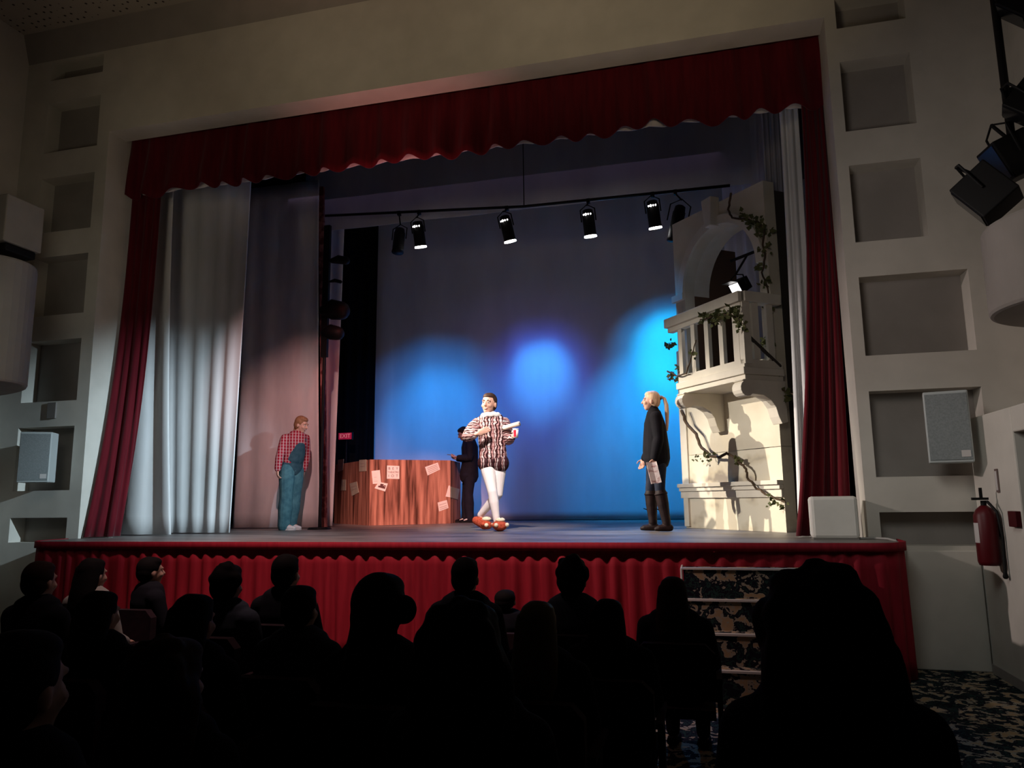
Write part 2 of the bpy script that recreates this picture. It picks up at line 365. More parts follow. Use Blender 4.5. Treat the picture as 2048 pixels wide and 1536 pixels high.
def leg(tx0,tx1,bx0,bx1,Y,mt,folds,amp,label,seed,curve=1.6,ty=420,by=1060,Yb=None,z1=5.7,rag=0):
    Yb=Y if Yb is None else Yb
    o=drape('leg_drape',mt,[P2(tx0,ty,Y),P2(tx1,ty,Y)],[P2(bx0,by,Yb),P2(bx1,by,Yb)],z1,.012,folds,amp,seed=seed,curve=curve,ragged=rag)
    return tag(o,label,'curtain','white leg drapes in the wings')
leg(298,345,243,345,.85,white,1.4,.035,'white leg drape nearest the left red curtain, spread wide at its foot',11,2.0,Yb=.75)
leg(336,500,333,459,1.25,white,5,.014,'broad bluish white leg drape, second from the left red curtain',12,1.4)
leg(496,637,466,640,3.0,pinkc,3.2,.022,'pink-lit leg drape behind the woman in dungarees',13,1.4)
leg(649,690,642,665,3.7,pinkc,1.5,.03,'narrow pale leg drape between the dark strip and the black wing',14,1.4,by=1045)
sp=MB(); a=at(645,1050,3.06); b=at(636,360,3.06)
sp.vf([(a.x-.0,3.04,0.0),(a.x+.07,3.04,0.0),(b.x+.11,3.04,5.6),(b.x+.02,3.04,5.6),(a.x-.0,3.09,0.0),(a.x+.07,3.09,0.0),(b.x+.11,3.09,5.6),(b.x+.02,3.09,5.6)],[(0,1,2,3),(4,5,6,7),(0,4,7,3),(1,5,6,2),(3,2,6,7),(0,1,5,4)])
o=sp.build('mottled_flat_edge',noisy('mottled_red',(.10,.02,.02),(.30,.12,.11),(9,9,9),.8,lo=.45,hi=.6)); tag(o,'narrow mottled dark red flat edge beside the pink-lit drape','scenery')
leg(1575,1612,1597,1640,.95,white,2,.035,'white leg drape beside the right red curtain with its hem lifted',15,1.6,by=1050)
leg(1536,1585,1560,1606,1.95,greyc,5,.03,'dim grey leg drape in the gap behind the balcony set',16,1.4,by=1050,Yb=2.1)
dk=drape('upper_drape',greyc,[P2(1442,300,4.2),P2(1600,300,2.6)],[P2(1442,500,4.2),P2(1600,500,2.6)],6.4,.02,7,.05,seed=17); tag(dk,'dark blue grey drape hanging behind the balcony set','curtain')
cy=drape('back_cloth',cycm,[(at(751,450,6.8).x,6.8),(2.2,6.8)],[(at(738,1040,6.8).x,6.8),(2.2,6.8)],6.9,.01,9,.035,seed=21,nz=40,density=40,fine=.9); tag(cy,'large back cloth lit with blue light behind the performers','curtain')
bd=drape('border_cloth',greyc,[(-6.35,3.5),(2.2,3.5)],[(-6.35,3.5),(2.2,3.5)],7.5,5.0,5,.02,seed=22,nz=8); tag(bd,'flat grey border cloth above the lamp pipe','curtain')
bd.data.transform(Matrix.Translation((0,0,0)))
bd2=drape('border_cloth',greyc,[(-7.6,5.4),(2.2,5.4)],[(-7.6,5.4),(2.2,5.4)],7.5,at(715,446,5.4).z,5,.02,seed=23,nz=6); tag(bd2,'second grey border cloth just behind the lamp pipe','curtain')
blk=drape('black_masking_drape',black,[P2(676,500,5.9),P2(756,500,6.5)],[P2(668,900,5.9),P2(746,900,6.5)],6.9,.01,4,.04,seed=24); tag(blk,'black masking drape in the left wing beside the blue cloth','curtain')
# ------------------------------------------------------------------ lamp pipe and lamps
YP=3.2
ps=[at(640,432,YP),at(1048,413,YP),at(1460,371,YP)]
lp=empty('lamp_pipe',(0,YP,0),label='dark lamp pipe hung across the stage on a thin cable',cat='pipe')
q=[V((p.x,0,p.z)) for p in ps]
MB().tube(q,[.022]*3,10,dome=False).build('pipe',blackmetal,lp,True)
MB().cyl((q[1].x,0,q[1].z),(q[1].x,0,7.5),.008).build('cable',blackmetal,lp)
def par(px,py,lit,label,tilt,roll,s=1.0,rz=0.0):
    top=at(px,py,YP); pz=None
    # pipe height at this x
    for a,b in zip(q,q[1:]):
        if a.x<=top.x<=b.x or b is q[-1]:
            pz=a.z+(b.z-a.z)*(top.x-a.x)/(b.x-a.x)
            if a.x<=top.x<=b.x: break
    r=empty('stage_lamp',(top.x,YP,pz-.02),0,label=label,cat='stage light',group='can lamps on the pipe' if lit else 'unlit lamps on the pipe')
    drop=pz-.02-top.z
    M=Matrix.Rotation(tilt,3,'X')@Matrix.Rotation(roll,3,'Y')
    cen=V((0,0,-drop-.2*s)); P=lambda x,y,z:M@V((x,y,z))*s+cen
    MB().tube([P(0,0,.20),P(0,0,.185),P(0,0,.13),P(0,0,.12),P(0,0,-.16),P(0,0,-.2)],[.045,.075,.083,.092,.092,.098],20,dome=False,cap=True).build('can',blackmetal,r,True)
    MB().tube([P(.11,0,.02),P(.11,0,.2),P(.0,0,.27),P(-.11,0,.2),P(-.11,0,.02)],[.010]*5,6,dome=False).build('yoke',blackmetal,r)
    MB().box((0,0,0.0),(.05,.06,.07)).cyl((0,0,-.02),P(0,0,.26),.012).build('clamp',blackmetal,r)
    if lit:
        g=MB(); g.tube([P(0,0,-.2),P(0,0,-.222)],[.094,.098],20,dome=False)
        g.build('glowing_lens',emw,r)
        v=MB()
        for k in range(4):
            a=-PI/2+(k-1.6)*.42; c=P(.088*math.cos(a),.088*math.sin(a),.115); v.ell(c,(.011,.011,.013) if k!=1 else (.017,.017,.018),seg=8,rings=6)
        v.build('lit_vent',emw,r)
    return r
par(838,444,1,'leftmost of the four glowing can lamps on the pipe',.27,-.05)
par(1014,432,1,'second glowing can lamp from the left on the pipe, leaning right',.27,-.16)
par(1177,420,1,'third glowing can lamp from the left on the pipe',.22,-.06)
par(1306,402,1,'rightmost of the four glowing can lamps on the pipe, nearest the balcony',.27,-.08)
par(798,455,0,'unlit round black lamp left of the glowing can lamps',-.2,0,1.1)
r=par(1352,412,0,'unlit black lamp between the glowing lamps and the balcony arch',.1,.25,1.35)
# boom in the left wing with lamps
bx=at(649,700,2.6)
bm_=empty('lamp_boom',(bx.x,2.6,0),label='dark boom stand with lamps in the left wing',cat='stage light')
zt=at(652,452,2.6).z; zb=at(642,715,2.6).z
MB().b2(-.05,.05,-.03,.03,zb,zt).cyl((0,0,0),(0,0,zb+.1),.024).build('post',blackmetal,bm_)
MB().cyl((0,0,0),(0,0,.03),.18,.16).build('base_plate',blackmetal,bm_)
for (px,py,rr_,l) in ((680,520,.07,.26),(672,562,.03,.2),(668,620,.16,.30),(664,665,.12,.24)):
    c=at(px,py,2.6)-V((bx.x,2.6,0))
    MB().tube([c+V((-l*.5,0,0)),c+V((-l*.1,0,.01)),c+V((l*.4,0,-.02))],[rr_*.6,rr_,rr_*.9],16,dome=True).cyl(c,(0,0,c.z),.015).build('lamp_head',blackmetal,bm_,True)
# exit sign in the dark wing
es=at(689,872,5.5)
ex=empty('exit_sign',(es.x,5.55,es.z),label='small red exit sign glowing in the dark left wing',cat='sign')
MB().box((0,0,0),(.30,.04,.15)).build('housing',blackmetal,ex)
MB().cyl((0,.03,-es.z),(0,.03,0),.012).build('support_pole',blackmetal,ex)
MB().box((0,-.024,0),(.27,.01,.125)).build('panel',mat('exit_red',(.3,.01,.03),.5,emit=(.55,.02,.08),es=.35),ex)
def text(s,size,loc,rot,mt,parent,name='lettering',ex_=.001,M=None):
    cu=bpy.data.curves.new(name,'FONT'); cu.body=s; cu.size=size; cu.align_x='CENTER'; cu.align_y='CENTER'; cu.extrude=ex_
    t=bpy.data.objects.new('t',cu); C.objects.link(t)
    dg=bpy.context.evaluated_depsgraph_get(); me=bpy.data.meshes.new_from_object(t.evaluated_get(dg)); bpy.data.objects.remove(t)
    me.materials.clear(); me.materials.append(mt); o=bpy.data.objects.new(name,me); C.objects.link(o); o.parent=parent
    o.location=loc; o.rotation_euler=rot; return o
text('EXIT',.11,(0,-.031,0),(PI/2,0,0),mat('exit_letters',(.6,.3,.3),.5,emit=(1,.3,.3),es=.4),ex)
# ------------------------------------------------------------------ balcony set (angled wall)
A=V((-.23,2.81)); B=V((.87,1.35)); du=(B-A).normalized(); L=(B-A).length
ang=math.atan2(du.y,du.x)
bs=empty('balcony_set',(A.x,A.y,0),ang,label='painted balcony stage set with arched opening and balustrade',cat='scenery')
# local frame: x along wall (left/far to right/near), y into the set, -y towards the audience side
def wl_at(px,py,off=0.0):   # local x,z on the wall plane offset by off (towards -y local)
    nrm=V((math.sin(ang),-math.cos(ang)))      # local -y in world
    o=A+nrm*off; d=ray(px,py); n2=V((nrm.x,nrm.y,0)); t=((V((o.x,o.y,0))-CAM).dot(n2))/d.dot(n2); p=CAM+d*t
    return V(((V((p.x,p.y))-o).dot(du),p.z))
k=lambda px,py,off=0.0: wl_at(px,py,off)
tl=k(1349,447); tr=k(1530,358); HT=tl.y; HT2=tr.y
x_l=k(1366,900).x; x_r=L
# arch outline in local x,z
ax0=k(1366,520).x; ax1=k(1516,520).x; zs=k(1440,560).y; za=k(1440,448).y; zbot=k(1440,740).y
ca=(ax0+ax1)/2; ra=(ax1-ax0)/2
TH=.16
pts=[]
wall=MB()
N=24
arc=[(ca-ra*math.cos(PI*i/N),zs+(za-zs)*math.sin(PI*i/N)) for i in range(N+1)]
topz=lambda x: HT+(HT2-HT)*(x-x_l)/(x_r-x_l)
f0=lambda p:V((p[0],0,p[1])); f1=lambda p:V((p[0],TH,p[1]))
wall.prism([(x_l,.95),(x_r,.95),(x_r,zbot),(x_l,zbot)],f0,f1)
wall.prism([(x_l,zbot),(ax0,zbot),(ax0,zs),(x_l,zs)],f0,f1)
wall.prism([(ax1,zbot),(x_r,zbot),(x_r,zs),(ax1,zs)],f0,f1)
wall.prism([(x_l,zs),(ax0,zs)]+[],f0,f1) if False else None
for i in range(N):
    a,b=arc[i],arc[i+1]; wall.prism([a,b,(b[0],topz(b[0])),(a[0],topz(a[0]))],f0,f1)
wall.prism([(x_l,zs),(ax0,zs),(ax0,topz(ax0)),(x_l,topz(x_l))],f0,f1); wall.prism([(ax1,zs),(x_r,zs),(x_r,topz(x_r)),(ax1,topz(ax1))],f0,f1)
wall.build('wall_face',setm,bs)
# lower wall, plinth, moulding
zm0=k(1470,1000).y; zm1=k(1470,948).y
MB().prism([(x_l,0),(x_r,0),(x_r,.96),(x_l,.96)],lambda p:V((p[0],-.0,p[1])),lambda p:V((p[0],TH,p[1]))).build('plinth',setbase,bs)
mo=MB(); zz=k(1480,975).y
for z0_,z1_,o_ in ((zz+.02,zz+.07,.09),(zz-.03,zz+.02,.06),(zz-.12,zz-.03,.035)): mo.b2(x_l-.05,x_r,-o_,.0,z0_,z1_)
mo.build('moulding',settrim,bs,bevel=.006)
MB().b2(x_l,x_l+.10,-.03,0,.02,zz-.12).build('plinth_post',settrim,bs)
# quoin on the left edge of lower wall
MB().b2(x_l-.02,x_l+.12,-.02,.0,zz+.07,k(1366,700).y).build('pilaster',settrim,bs)
# arch moulding, keystone, impost
am_=MB()
for i in range(N):
    a,b=arc[i],arc[i+1]; s_=1.16
    sc_=lambda p:(ca+(p[0]-ca)*s_,zs+(p[1]-zs)*s_)
    am_.prism([a,b,sc_(b),sc_(a)],lambda p:V((p[0],-.035,p[1])),lambda p:V((p[0],.0,p[1])))
am_.build('arch_moulding',settrim,bs)
MB().prism([(ca-.06,za-.02),(ca+.06,za-.02),(ca+.10,za+.36),(ca-.10,za+.36)],lambda p:V((p[0],-.14,p[1])),lambda p:V((p[0],0,p[1]))).build('keystone',settrim,bs,bevel=.01)
MB().b2(x_l-.03,ax0+.01,-.05,.0,zs-.06,zs+.03).build('impost',settrim,bs)
# deep reveal inside the arch and dark backing
rv=MB()
for i in range(N):
    a,b=arc[i],arc[i+1]; rv.prism([a,b,(b[0],b[1]+.02),(a[0],a[1]+.02)],lambda p:V((p[0],TH,p[1])),lambda p:V((p[0],TH+.25,p[1])))
rv.build('arch_soffit',settrim,bs)
MB().b2(ax0-.06,ax0-.0,TH,TH+.75,zbot-.3,za).build('side_backing',setdark,bs)
MB().b2(x_r-.03,x_r+.0,TH,TH+.25,0,topz(x_r)-.1).b2(x_l,x_l+.05,TH,TH+.25,0,.9).b2(x_l,x_r,TH,TH+.25,1.2,1.26).build('rear_timber',frame_d,bs)
# balcony: floor, balusters, rails
OF=.52
zr1=k(1400,612,OF).y; zr0=k(1400,735,OF).y
bl=k(1336,640,OF).x; br=k(1478,595,OF).x
ztop=(k(1336,634,OF).y+k(1477,592,OF).y)/2; zfl=(k(1357,762,OF).y+k(1480,736,OF).y)/2
xa=k(1357,700,OF).x; xb=k(1490,700,OF).x
MB().b2(bl,xb+.02,-OF-.07,-OF+.09,ztop-.12,ztop).b2(xb-.09,xb+.05,-OF,0,ztop-.12,ztop).b2(bl+.02,xb,-OF-.03,-OF+.06,ztop-.18,ztop-.12).build('top_rail',settrim,bs,bevel=.008)
MB().b2(xa-.02,xb+.02,-OF-.05,0,zfl-.10,zfl-.02).b2(xa,xb,-OF-.02,0,zfl-.16,zfl-.10).build('balcony_floor',settrim,bs,bevel=.006)
MB().b2(xa,xb,-OF-.02,-OF+.05,zfl-.02,zfl+.07).b2(xb-.07,xb,-OF,0,zfl-.02,zfl+.07).build('bottom_rail',settrim,bs)
nb=5
for i in range(nb):
    x=xa+.06+(xb-.12-xa-.06)*i/(nb-1); w=.075 if i<nb-1 else .10
    MB().b2(x-w/2,x+w/2,-OF-.015,-OF+.035,zfl+.07,ztop-.18).build('baluster',settrim,bs)
MB().b2(xb-.06,xb+.02,-OF-.02,-OF+.08,zfl+.02,ztop).build('corner_post',settrim,bs)
for t_ in (.35,.75):
    MB().box((xb-.03,-OF*(1-t_),(zfl+ztop)/2),(.04,.09,ztop-zfl-.16)).build('side_baluster',settrim,bs)
MB().tube([(xb-.01,-OF*.9,zfl+.35),(xb-.01,-.03,zfl+.02)],[.02,.02],6).build('brace',frame_d,bs)
# scroll brackets
def bracket(x):
    H_=.46; pr=[(0,0),(0,H_),(OF+.06,H_)]
    pr+=[(OF+.09-.09*math.cos(a)*0+.0*0+.07*math.sin(a)*0+.0,H_-.02) for a in [0]]
    pr+=[(OF+.02+.09*math.cos(a),H_-.10+.09*math.sin(a)) for a in [PI/3-PI*1.1*i/8 for i in range(9)]]
    pr+=[(OF*.62,H_-.17),(OF*.42,H_-.22),(OF*.30,H_-.30),(OF*.24,H_-.40),(OF*.16,-.02)]
    MB().prism(pr,lambda p:V((x-.075,-p[0],zfl-.16-H_+p[1])),lambda p:V((x+.075,-p[0],zfl-.16-H_+p[1]))).build('scroll_bracket',settrim,bs,bevel=.01)
bracket(xa+.10); bracket(xb-.05)
# ------------------------------------------------------------------ vines
def leafset(mb,p,n,s=.05,spread=.08):
    for _ in range(n):
        c=V(p)+V((random.uniform(-1,1),random.uniform(-1,1),random.uniform(-1,1)))*spread
        a=random.uniform(0,2*PI); R=Matrix.Rotation(a,3,'Y')@Matrix.Rotation(random.uniform(-.8,.8),3,'X')@Matrix.Rotation(random.uniform(-1,1),3,'Z')
        l=s*random.uniform(.7,1.3)
        prof=[(0,0,0),(.28,0,.3),(.5,-.05,.32),(.32,0,.62),(0,-.1,1.1),(-.32,0,.62),(-.5,-.05,.32),(-.28,0,.3)]
        a_=[c+R@(V(q_)*l) for q_ in prof]; b_=[q_+R@V((0,l*.06,0)) for q_ in a_]
        n_=len(a_); mb.vf(a_+b_,[tuple(range(n_)),tuple(range(2*n_-1,n_-1,-1))]+[(i,(i+1)%n_,n_+(i+1)%n_,n_+i) for i in range(n_)])
def vine(pix,leaves,label,off=.05,rad=.016,onset=True,Y=None):
    P=[]
    for px,py,*o_ in pix:
        of=o_[0] if o_ else off
        w=k(px,py,of); q2=A+V((math.sin(ang),-math.cos(ang)))*of+du*w.x; P.append(V((q2.x,q2.y,w.y)))
    base=P[0].copy()
    r=empty('vine',base,0,label=label,cat='vine',group='vines over the balcony set')
    Q=[]
    for a,b in zip(P,P[1:]):
        for i in range(4):
            t_=i/4; Q.append(a.lerp(b,t_)-base+V((noise.noise(a+b*t_*3),noise.noise(b+a*t_*5),noise.noise(a*2+b*t_)))*.018)
    Q.append(P[-1]-base)
    MB().tube(Q,[rad*(1-.55*i/len(Q)) for i in range(len(Q))],8).build('stem',vine_m,r,True)
    mb=MB()
    for px,py,n,s,spd,*o_ in leaves:
        of=o_[0] if o_ else off
        w=k(px,py,of); q2=A+V((math.sin(ang),-math.cos(ang)))*of+du*w.x
        leafset(mb,V((q2.x,q2.y,w.y))-base,n,s,spd)
    mb.build('foliage',leaf_m,r)
vine([(1364,822),(1372,845),(1392,868),(1402,895),(1420,912),(1438,915),(1453,906),(1470,915),(1480,926),(1492,938),(1494,955),(1510,975),(1530,988),(1552,997),(1570,1004)],
     [(1418,912,14,.045,.05),(1395,918,8,.035,.05),(1474,924,12,.05,.05),(1545,1002,12,.045,.06),(1565,1006,8,.05,.05)],'brown vine crossing the lower wall of the balcony set',.11,.022)
vine([(1462,388),(1457,420),(1465,436),(1490,438),(1516,446),(1528,458),(1525,490),(1530,515),(1524,545),(1536,575),(1540,610),(1544,650),(1536,690),(1545,720),(1548,760),(1565,780),(1590,790)],
     [(1485,432,10,.05,.05),(1508,442,22,.06,.07),(1528,460,20,.06,.08),(1530,500,10,.05,.06),(1524,535,12,.05,.06),(1533,565,12,.055,.06),(1540,620,8,.045,.05),(1534,685,22,.06,.07),(1548,765,14,.06,.06),(1575,785,10,.06,.07)],'leafy vine climbing the right edge of the balcony set and arch',.06,.014)
vine([(1336,742,.55),(1352,752,.58),(1372,748,.6),(1380,722,.6),(1386,700,.6),(1392,680,.6)],[(1345,755,14,.05,.06,.55),(1384,712,10,.045,.06,.58),(1338,690,12,.06,.05,.4),(1356,735,8,.04,.05,.5)],'thin vine over the left bracket and balusters of the balcony',.56,.012)
vine([(1400,640,.58),(1430,632,.6),(1460,628,.6),(1478,640,.6),(1492,655,.58)],[(1412,634,22,.055,.05,.6),(1440,630,26,.06,.06,.6),(1468,628,36,.06,.08,.6),(1480,650,18,.05,.06,.58),(1428,640,12,.05,.05,.6)],'ivy garland hanging along the balcony top rail',.56,.010)
vine([(1400,772,.15),(1412,786,.15),(1424,778,.15),(1430,770,.15)],[(1418,790,6,.04,.03,.12)],'small dry sprig under the balcony floor',.13,.008)
# lamp hanging inside the arch
def flood(name,loc,aim,w,h,d,label,cat,group=None,lit=True,bar=None,mount=None):
    r=empty(name,loc,0,label=label,cat=cat,group=group)
    M=(V(aim)).to_track_quat('-Y','Z').to_matrix()
    B_=lambda c,dd,mb:mb.box(M@V(c),dd,M)
    b=MB(); B_((0,0,0),(w,d,h),b); b.build('housing',blackmetal,r,bevel=.01)
    f=MB(); B_((0,-d/2-.004,0),(w*.86,.008,h*.86),f); f.build('lens',emw if lit else mat('dark_glass',(.01,.01,.012),.2),r)
    for s_,nm in(((1,'barn_door'),(-1,'barn_door')) if lit else ()):
        f=MB(); R=M@Matrix.Rotation(s_*-.55,3,'X'); f.box(M@V((0,-d/2-.045*1,s_*(h/2+.03))),(w,.12,.008),R); f.build(nm,blackmetal,r)
    y=MB(); y.tube([M@V((w/2+.02,0,0)),M@V((w/2+.02,.02,h*.75)),M@V((0,.02,h*.95)),M@V((-w/2-.02,.02,h*.75)),M@V((-w/2-.02,0,0))],[.010]*5,6,dome=False); y.build('yoke',blackmetal,r)
    if mount: m_=MB(); m_.cyl(M@V((0,.02,h*.95)),V(mount)-V(loc),.014); m_.build('mount_arm',blackmetal,r)
    if bar: m_=MB(); m_.cyl(V(bar[0])-V(loc),V(bar[1])-V(loc),.02); m_.build('bar',blackmetal,r)
    return r
l0=at(1481,572,2.25); b0=at(1462,522,2.3); b1=at(1518,500,1.95); mp_=(b0+(b1-b0)*.6)
flood('flood_lamp',l0,(-.62,-.55,-.55),.17,.17,.2,'black flood lamp with a glaring white face inside the balcony arch','stage light',bar=(b0,b1),mount=mp_)
spot('arch_flood_light',l0+V((-.2,-.2,-.2)),l0+V((-1.6,-1.3,-1.3)),14,(1,.96,.95),70,1.0,.05)
# ------------------------------------------------------------------ spotlights by the right balcony
gsp='spotlights fixed above the right balcony front'
pole=MB().cyl((2.52,-1.15,3.0),(2.52,-1.15,5.2),.03).cyl((2.52,-1.15,3.6),(2.9,-1.15,3.6),.025).build('lamp_bracket_pole',blackmetal); tag(pole,'black pole carrying the spotlights above the right balcony','pole')
def houselamp(px,py,Y,aim,w,h,d,label):
    p=at(px,py,Y); return flood('spotlight',p,aim,w,h,d,label,'spotlight',gsp,lit=False,mount=(2.52,-1.15,p.z+.1))
houselamp(1973,388,-1.45,(-.72,.35,-.60),.30,.34,.30,'lowest black box spotlight, in front of the others, tilted down')
houselamp(2022,318,-1.05,(-.75,-.1,-.35),.26,.34,.28,'middle black box spotlight behind and above the lowest one')
houselamp(2056,204,-1.3,(-.6,.2,-.7),.22,.24,.26,'dark spotlight at the right picture edge above the middle one')
houselamp(2050,4,-1.3,(-.6,.3,-.6),.24,.28,.26,'topmost dark spotlight at the upper right corner')
# ------------------------------------------------------------------ speakers, extinguisher, box, signs
def speaker(c,w,d,h,rz,label,mt=grey_sp):
    r=empty('loudspeaker',c,rz,label=label,cat='loudspeaker')
    MB().box((0,0,h/2),(w,d,h)).build('cabinet',mt,r,bevel=.012)
    MB().box((0,-d/2-.004,h/2),(w*.93,.008,h*.92)).build('grille',grille,r)
    MB().box((w*.33,-d/2-.010,h*.12),(w*.2,.004,h*.09)).build('badge',labelm,r)
    MB().box((0,d/2+.09,h/2),(.05,.20,.08)).build('wall_bracket',blackmetal,r)
p=at(1912,925,-.42); speaker((p.x,-.30,p.z+.0),.34,.22,.62,-.25,'grey wall loudspeaker hung in front of the niche at the right')
p=at(57,965,-.35); speaker((p.x,-.25,p.z),.34,.24,.60,.5,'grey wall loudspeaker hung in front of the niche at the left')
fx=empty('fire_extinguisher',(2.33-.10,-.55,-.20),0,label='red fire extinguisher hung on the white wall at the right',cat='fire extinguisher')
MB().tube([(0,0,0.02),(0,0,.05),(0,0,.42),(0,0,.47),(0,0,.50)],[.075,.085,.085,.06,.025],20,dome=False).build('cylinder',redpaint,fx,True)
MB().cyl((0,0,.5),(0,0,.54),.022).box((-.03,-.02,.555),(.12,.03,.02)).box((-.02,-.02,.60),(.02,.02,.09)).build('valve_handle',blackmetal,fx)
MB().tube([(.02,-.03,.53),(.06,-.09,.45),(.08,-.10,.25),(.07,-.095,-.02),(.07,-.095,-.06)],[.012,.012,.012,.012,.022],8).build('hose',blackmetal,fx,True)
MB().prism([(a,0) for a in ()],None,None).build('x',blackmetal) if False else None
lb=MB(); 
for i in range(6):
    a0=PI*1.0+(-.6+.2*i); a1=a0+.2
    lb.vf([(.087*math.cos(a0),.087*math.sin(a0),.2),(.087*math.cos(a1),.087*math.sin(a1),.2),(.087*math.cos(a1),.087*math.sin(a1),.36),(.087*math.cos(a0),.087*math.sin(a0),.36)],[(0,1,2,3)])
lb.build('paper_label',labelm,fx)
MB().box((.088,0,.3),(.016,.06,.10)).build('wall_hook',blackmetal,fx)
cp=MB().box((2.33-.02,-.93,.20),(.04,.15,.12)).build('alarm_call_point',darkred,bevel=.005); tag(cp,'small dark red alarm box on the wall right of the extinguisher','alarm box')
sg=empty('wall_sign',(2.328,-.62,.50),0,label='narrow framed plate on the white wall above the extinguisher',cat='sign')
MB().box((-.004,0,0),(.008,.06,.19)).build('frame',mat('brown_frame',(.16,.11,.10),.6),sg); MB().box((-.009,0,0),(.004,.036,.155)).build('plate',labelm,sg)
pl_=MB(); p=at(104,821,-.01); pl_.box((p.x,-.012,p.z),(.13,.022,.20)); tag(pl_.build('wall_plate',mat('dark_plate',(.20,.18,.165),.7),bevel=.004),'small dark plate on the wall between the left niches','wall plate')
# cream box on stage
bb=empty('box',(1.15,-.02,0),-.06,label='cream box with rounded edges standing at the right end of the stage',cat='box')
MB().box((0,0,.20),(.40,.30,.38)).build('body',cream,bb,bevel=.03)
MB().box((0.0,0,.008),(.38,.28,.016)).build('base',mat('box_base',(.2,.19,.17),.8),bb)
cb_=MB().tube([(1.34,-.10,.01),(1.45,-.12,.015),(1.56,-.20,.012),(1.60,-.30,.0),(1.625,-.32,-.05),(1.64,-.30,-.3)],[.010]*6,8).build('cable',mat('pale_cable',(.4,.38,.36),.6),smooth=True); tag(cb_,'pale cable running from the cream box over the stage corner','cable')
# left wall objects
ob=drape('door_curtain',noisy('ochre_cloth',(.20,.11,.04),(.26,.15,.06),(5,5,2),.9),[(-8.74,-.75),(-8.35,-.5)],[(-8.74,-.75),(-8.35,-.5)],.15,FL+.02,4,.03,seed=31,nz=8); tag(ob,'ochre curtain at the left picture edge below the loudspeaker','curtain')
cbx=empty('wall_cabinet',at(22,500,-.9),0,label='pale box cabinet on the left wall above the balcony front',cat='cabinet')
MB().box((0,0,.30),(.34,.5,.56)).build('body',plaster_in,cbx,bevel=.015); MB().box((0,0,-.03),(.30,.4,.10)).build('lamp_housing',blackmetal,cbx,bevel=.02)
cv=at(105,18,-2.0)
cvv=MB().box((-7.0,-1.1,ZC2-.02),(1.0,.5,.05)).build('ceiling_vent',mat('vent',(.03,.03,.03),.9),bevel=.01); tag(cvv,'dark rectangular ceiling vent at the upper left','vent')
sd=MB(); p=at(1807,18,-1.2); sd.cyl((p.x,-1.2,ZC2-.06),(p.x,-1.2,ZC2),.07,.09); tag(sd.build('smoke_detector',mat('detector',(.12,.10,.09),.8),smooth=False),'round detector on the ceiling at the upper right','detector')
# ------------------------------------------------------------------ stage steps
sx0=-.20; sx1=1.02
stp=empty('stage_steps',(sx0,0,FL),0,label='carpeted steps with pale nosings leading up to the stage',cat='steps')
n_=4; 
for i in range(n_):
    zt_=.92-i*.23; y1=YE-.03; y0=-.93-.20*i
    MB().b2(0,sx1-sx0,y0,y1-.0 if i==0 else -.93-.20*(i-1)+.0,0,zt_).build('step',carpet,stp)
    MB().b2(-.005,sx1-sx0+.005,y0-.012,y0+.028,zt_-.004,zt_+.012).build('nosing',mat('nosing',(.62,.60,.56),.5),stp)
MB().tube([(-.015,YE-.03,.925),(-.015,-.93,.92),(-.015,-.945,.69),(-.015,-1.13,.69),(-.015,-1.145,.46)],[.010]*5,6).build('side_trim',mat('side_trim',(.55,.53,.5),.5),stp)
# ------------------------------------------------------------------ wooden counter
a=at(738,1051,4.2); b=at(901,1046,5.1); c=at(668,1040,5.5); d=at(921,1043,5.9)
ct=empty('bar_counter',(a.x,4.2,0),0,label='streaked wooden counter covered with paper notices',cat='counter')
HC=1.11
def panel(p,q_,name,mt=wood):
    p=V((p.x,p.y))-V((a.x,4.2)); q_=V((q_.x,q_.y))-V((a.x,4.2)); t_=(q_-p).normalized(); n2=V((-t_.y,t_.x))*.04
    MB().prism([(p.x,p.y),(q_.x,q_.y),(q_.x+n2.x,q_.y+n2.y),(p.x+n2.x,p.y+n2.y)],lambda v:V((v[0],v[1],0)),lambda v:V((v[0],v[1],HC))).build(name,mt,ct)
    return p,q_,t_
fp=panel(a,b,'front_panel'); sp1=panel(c,a,'side_panel'); sp2=panel(b,d,'side_panel')
tp=[(v.x-a.x,v.y-4.2) for v in (a,b,d,c)]
MB().prism([(tp[0][0],tp[0][1]+.05),(tp[1][0]-.02,tp[1][1]+.04),(tp[2][0]-.05,tp[2][1]-.02),(tp[3][0]+.05,tp[3][1]-.02)],lambda v:V((v[0],v[1],HC-.25)),lambda v:V((v[0],v[1],HC-.22))).build('counter_shelf',frame_d,ct)
def on_panel(pn,px,py):
    p,q_,t_=pn; n2=V((t_.y,-t_.x)); o=V((p.x+a.x,p.y+4.2)); d_=ray(px,py); nn=V((n2.x,n2.y,0)); tt=(V((o.x,o.y,0))-CAM).dot(nn)/d_.dot(nn); w=CAM+d_*tt
    return (V((w.x,w.y))-o).dot(t_),w.z
def notice(pn,corners,mt,lay,off=.006,lines=0):
    p,q_,t_=pn; n2=V((t_.y,-t_.x))
    cs=[on_panel(pn,*c_) for c_ in corners]
    w3=lambda s_,z_,o_:V((p.x+t_.x*s_+n2.x*o_,p.y+t_.y*s_+n2.y*o_,z_))
    m_=MB(); m_.prism(cs,lambda v:w3(v[0],v[1],.001),lambda v:w3(v[0],v[1],off)); o=m_.build('paper_notice',mt,ct)
    bl_=lambda u,v:tuple((cs[0][i]*(1-u)+cs[1][i]*u)*(1-v)+(cs[3][i]*(1-u)+cs[2][i]*u)*v for i in(0,1))
    return o,bl_,w3
